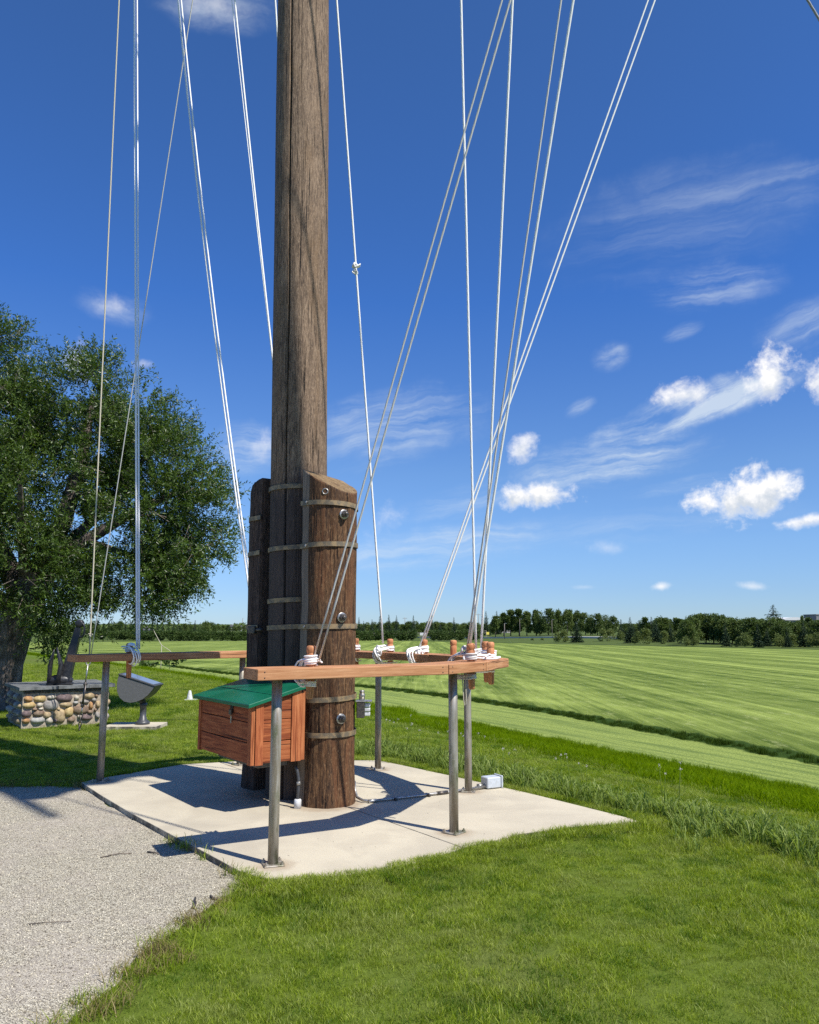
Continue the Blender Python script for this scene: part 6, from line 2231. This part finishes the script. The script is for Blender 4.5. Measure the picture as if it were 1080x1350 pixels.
# --- left: hedge and conifer wood between willow and mast
for px in range(130, 338, 6):
    T('hedge', px, 258, 831 + rnd.uniform(-1.5, 1.5), 'green hedge bush at the far side of the field left of the mast', 'hedge bushes left of the mast', wscale=1.0)
for px in range(120, 286, 7):
    T('spruce' if rnd.random() < 0.7 else 'broad', px, 300 + rnd.uniform(-10, 14), (819 if px < 200 else 820) + rnd.uniform(-2, 3), 'dark conifer in the wood beyond the left hedge', 'conifer wood beyond the left hedge', wscale=1.2)
for px in range(290, 345, 7):
    T('broad', px, 520 + rnd.uniform(-10, 30), rnd.uniform(823, 825), 'small far tree on the hill left of the mast', 'far trees on the hill left of the mast', wscale=1.5)

# a long dark far ridge of wood on the horizon
rg = np.random.default_rng(77)
n = 26000
px_ = rg.uniform(-250, 1350, n); dist = rg.uniform(560, 720, n)
x = (px_ - 540) / 1050 * dist
hh = 5.0 + 3.0 * np.array([mnoise.noise(Vector((float(a) * 0.03, 0, 0))) for a in x])
z = terr(x, dist)[0] + rg.uniform(0, 1, n) * np.clip(hh, 2, 9)
C = np.stack([x, dist, z], -1); D = rg.normal(size=(n, 3)); D /= np.linalg.norm(D, axis=1, keepdims=True)
L = rg.uniform(1.2, 2.6, n)
V, F = leaf_quads(C, D, L, L * 0.6, rg, 0.1)
o = link('distant_wood', npmesh('distant_wood', V, F, M['poplar'], {'lv': np.repeat(rg.uniform(0, 1, n), 4)}))
tag(o, kind='stuff')

# ------------------------------------------------------------------ road, rails, poles, buildings
def strip_mesh(name, pts, width, z_off, mt, thick=0.04):
    vs, fs = [], []
    n = len(pts)
    for i, (x, y) in enumerate(pts):
        a = Vector(pts[max(0, i - 1)]); b = Vector(pts[min(n - 1, i + 1)])
        d = (b - a).normalized(); nn_ = Vector((-d.y, d.x))
        for s_ in (-1, 1):
            p = Vector((x, y)) + nn_ * (s_ * width / 2)
            z = tz(x, y) + z_off
            vs += [(p.x, p.y, z), (p.x, p.y, z - thick - 0.6)]
    for i in range(n - 1):
        a = i * 4; b = a + 4
        fs += [(a, a + 2, b + 2, b), (a, b, b + 1, a + 1), (a + 2, a + 3, b + 3, b + 2)]
    mb = MB(); mb.add(vs, fs)
    return mb.build(name, mt)


rp = []
for px, dd in ((560, 330), (600, 305), (640, 285), (680, 272), (720, 262), (750, 252), (780, 240), (800, 232), (830, 222), (870, 214)):
    rp.append((at_px(px, dd), dd))
road = strip_mesh('road', rp, 7.0, 0.35, M['asphalt'])
tag(road, kind='structure')


def pole(px, dist, top, label, arm=False, r_=0.10):
    x = at_px(px, dist); z = tz(x, dist); h = height_for(top, x, dist)
    t_ = empty('utility_pole' if arm else 'lamp_pole', (x, dist, z)); tag(t_, label, 'pole')
    mb = MB(); mb.tube([(0, 0, -0.3), (0, 0, h)], [r_, r_ * 0.7], 8); mb.build('shaft', M['polewood'], t_)
    if arm:
        mb = MB(); mb.box((0, 0, h * 0.94), (2.4, 0.12, 0.14)); mb.build('crossarm', M['polewood'], t_)
        for s_ in (-0.9, 0, 0.9):
            mb = MB(); mb.lathe([(0.06, 0), (0.08, 0.12), (0.05, 0.2)], (s_, 0, h * 0.94 + 0.07), 8); mb.build('insulator', M['steel'], t_)
    else:
        mb = MB(); mb.box((0.35, 0, h), (0.8, 0.16, 0.10)); mb.build('lamp_head', M['steel'], t_)


pole(664, 262, 822, 'short grey lamp pole by the road, left of the wood', r_=0.13)
pole(684, 262, 816, 'tall thin lamp pole by the road in front of the poplars', r_=0.08)
pole(726, 250, 817, 'thin brown pole in front of the wood behind the road', r_=0.08)
pole(534, 420, 814, 'far wooden utility pole between two spruces of the row', True, 0.16)
pole(630, 420, 809, 'far wooden utility pole right of the hedge', True, 0.16)
pole(322, 620, 815, 'far tall mast on the hill left of the ship mast', r_=0.25)


def sign(px, dist, py, w, h, mt, label):
    x = at_px(px, dist); z0 = tz(x, dist); zc = z0 + max(1.2, height_for(py, x, dist))
    t_ = empty('road_sign', (x, dist, z0)); tag(t_, label, 'sign')
    mb = MB(); mb.tube([(0, 0.05, -0.2), (0, 0.05, zc - z0)], 0.05, 8); mb.build('sign_post', M['polewood'], t_)
    mb = MB(); mb.box((0, 0, zc - z0), (w, 0.05, h), bev=0.01); mb.build('sign_panel', mt, t_)


sign(642, 285, 835, 1.0, 0.9, M['signyellow'], 'small yellow sign by the road left of the poplars')
sign(558, 270, 836, 2.2, 0.9, M['signwhite'], 'low white sign in the gap of the field hedge')


def house(px, dist, w, d, hw, hr, label, top=None,  wall='housewall', roof='houseroof', rot=0.0, wins=((-0.25, 0.5), (0.2, 0.5)), flat=False, zoff=0.0, name='house'):
    x = at_px(px, dist); z = tz(x, dist) + zoff
    if top is not None: z += height_for(top, x, dist) - hw - hr
    t_ = empty(name, (x, dist, z), rot); tag(t_, label, 'house' if name == 'house' else 'building')
    mb = MB(); mb.box((0, 0, hw / 2 - 0.5), (w, d, hw + 1.0)); mb.build('wall', M[wall], t_)
    if flat:
        mb = MB(); mb.box((0, 0, hw + 0.12), (w + 0.3, d + 0.3, 0.25)); mb.build('roof', M[roof], t_)
    else:
        e = 0.5
        A = [(-w / 2 - e, -d / 2 - e, hw), (w / 2 + e, -d / 2 - e, hw), (w / 2 + e, d / 2 + e, hw), (-w / 2 - e, d / 2 + e, hw), (-w * 0.22, 0, hw + hr), (w * 0.22, 0, hw + hr)]
        mb = MB(); mb.add(A, [(0, 1, 5, 4), (1, 2, 5), (2, 3, 4, 5), (3, 0, 4), (3, 2, 1, 0)])
        rf = mb.build('roof', M[roof], t_)
        mb = MB(); mb.box((w * 0.15, 0.3, hw + hr * 0.85), (0.7, 0.7, 1.2)); mb.build('chimney', M[wall], rf)
    for (fx, fz) in wins:
        mb = MB(); mb.box((fx * w, -d / 2 - 0.02, hw * fz), (w * 0.13, 0.08, hw * 0.34)); wn = mb.build('window', M['signwhite'], t_)
        mb = MB(); mb.box((fx * w, -d / 2 - 0.07, hw * fz), (w * 0.11, 0.06, hw * 0.30)); mb.build('pane', M['window'], wn)
    return t_


house(195, 400, 5.4, 5.0, 2.4, 1.5, 'pale house with grey hipped roof beyond the hedge, right of the willow', top=827, wins=((-0.3, 0.5), (0.05, 0.5), (0.32, 0.5)))
house(308, 560, 4.6, 4, 2.2, 1.0, 'left of the two small beige houses on the far hill left of the mast', top=824)
house(321, 575, 4.0, 4, 2.0, 1.0, 'right of the two small beige houses on the far hill, close to the mast', top=824.5, wall='whitewall')
house(660, 420, 9, 8, 3.4, 2.4, 'dark roofed house glimpsed between the spruce and the poplars', top=822)
house(540, 470, 8, 7, 2.6, 1.4, 'low house far behind the distant spruce row', top=823)
# white curved roof and grey block at the right
x = at_px(1034, 250); zb_ = height_for(814, x, 250)
t_ = empty('white_hall', (x, 250, tz(x, 250))); tag(t_, 'low hall with white curved roof behind the tall bushy spruce', 'building')
mb = MB(); mb.box((0, 0, (zb_ - 0.9) / 2), (6.4, 9, zb_ - 0.9)); mb.build('wall', M['greybuild'], t_)
mb = MB()
prof = [(math.cos(a) * 3.5, zb_ - 0.9 + math.sin(a) * 0.9) for a in np.linspace(0, math.pi, 15)]
vs = [(px_, -4.8, z_) for px_, z_ in prof] + [(px_, 4.8, z_) for px_, z_ in prof]
n = 15
mb.add(vs, [tuple(range(n)), tuple(range(n, 2 * n))[::-1]] + [(j, (j + 1) % n, n + (j + 1) % n, n + j) for j in range(n)]); mb.build('roof', M['whitewall'], t_)
house(1076, 255, 6.0, 8, 6.2, 0, 'grey flat roofed block at the right edge above the trees', top=811, wall='greybuild', roof='greybuild', flat=True, wins=((-0.3, 0.8), (0.1, 0.8)), name='grey_block')

# low rail fence behind the hedge gap
x0_, x1_ = at_px(470, 300), at_px(640, 292)
t_ = empty('rail_fence', (x0_, 300, tz(x0_, 300))); tag(t_, 'low wooden rail fence beyond the field hedge', 'fence')
nf_ = 15
pv = []
for i in range(nf_):
    f = i / (nf_ - 1); x = x0_ + (x1_ - x0_) * f; y = 300 - 8 * f
    pv.append(Vector((x - x0_, y - 300, tz(x, y) - tz(x0_, 300))))
    mb = MB(); mb.box(pv[-1] + Vector((0, 0, 1.1)), (0.16, 0.16, 3.0)); mb.build('post', M['fencewood'], t_)
for k in range(nf_ - 1):
    for hz in (1.7, 2.4):
        mb = MB(); mb.tube([pv[k] + Vector((0, -0.1, hz)), pv[k + 1] + Vector((0, -0.1, hz))], 0.07, 4, smooth=False); mb.build('fence_rail', M['fencewood'], t_)

# young sapling and a dry reed on the bank behind the left rail
def sapling(x, y, h, label, seed, reed=None):
    rg = np.random.default_rng(seed)
    t_ = empty('sapling', (x, y, tz(x, y))); tag(t_, label, 'plant')
    mb = MB(); tips = []
    for i in range(9):
        a = rg.uniform(0, 6.28); l = rg.uniform(0.2, 0.6) * h
        b = Vector((0, 0, h * rg.uniform(0.3, 0.6)))
        e = b + Vector((math.cos(a) * l, math.sin(a) * l, h * rg.uniform(0.15, 0.42)))
        mb.tube([b, b.lerp(e, 0.5) + Vector((0, 0, 0.03)), e], [0.008, 0.006, 0.003], 5); tips.append((b, e))
    mb.tube([(0, 0, 0), (0.02, 0, h * 0.5), (0, 0, h * 0.9)], [0.014, 0.010, 0.004], 6)
    mb.build('stem', M['twigbark'], t_)
    C, D = [], []
    for b, e in tips:
        for k in range(26):
            f = rg.uniform(0.2, 1); p = b.lerp(e, f) + Vector(tuple(rg.normal(size=3) * 0.045)); C.append(tuple(p)); d = rg.normal(size=3); D.append(d / np.linalg.norm(d))
    C, D = np.array(C), np.array(D)
    L = rg.uniform(0.14, 0.24, len(C))
    V, F = leaf_quads(C, D, L, L * 0.5, rg, 0.2)
    link('foliage', npmesh('foliage', V, F, M['bush'], {'lv': np.repeat(rg.uniform(0, 1, len(C)), 4)}), t_)
    return t_


sapling(-12.6, 42.5, 1.55, 'leafy green sapling seen just above the left rail', 4)
sapling(-13.7, 42.2, 0.85, 'smaller leafy shoot left of the sapling behind the left rail', 5)
x, y = -13.2, 43.0
t_ = empty('dry_reed', (x, y, tz(x, y))); tag(t_, 'tall bent straw coloured stalk behind the left rail', 'plant')
mb = MB(); mb.tube([(0, 0, 0), (0, 0, 0.9), (-0.01, 0, 1.7), (-0.25, 0, 2.1), (-0.5, 0, 2.55)], [0.024, 0.022, 0.02, 0.015, 0.008], 6)
mb.tube([(-0.01, 0, 1.7), (0.4, 0, 1.45), (0.9, 0, 1.0)], [0.016, 0.013, 0.008], 6); mb.build('stalk', M['ropetan'], t_)
print('lawn instances', NL, 'twigs', NTW)
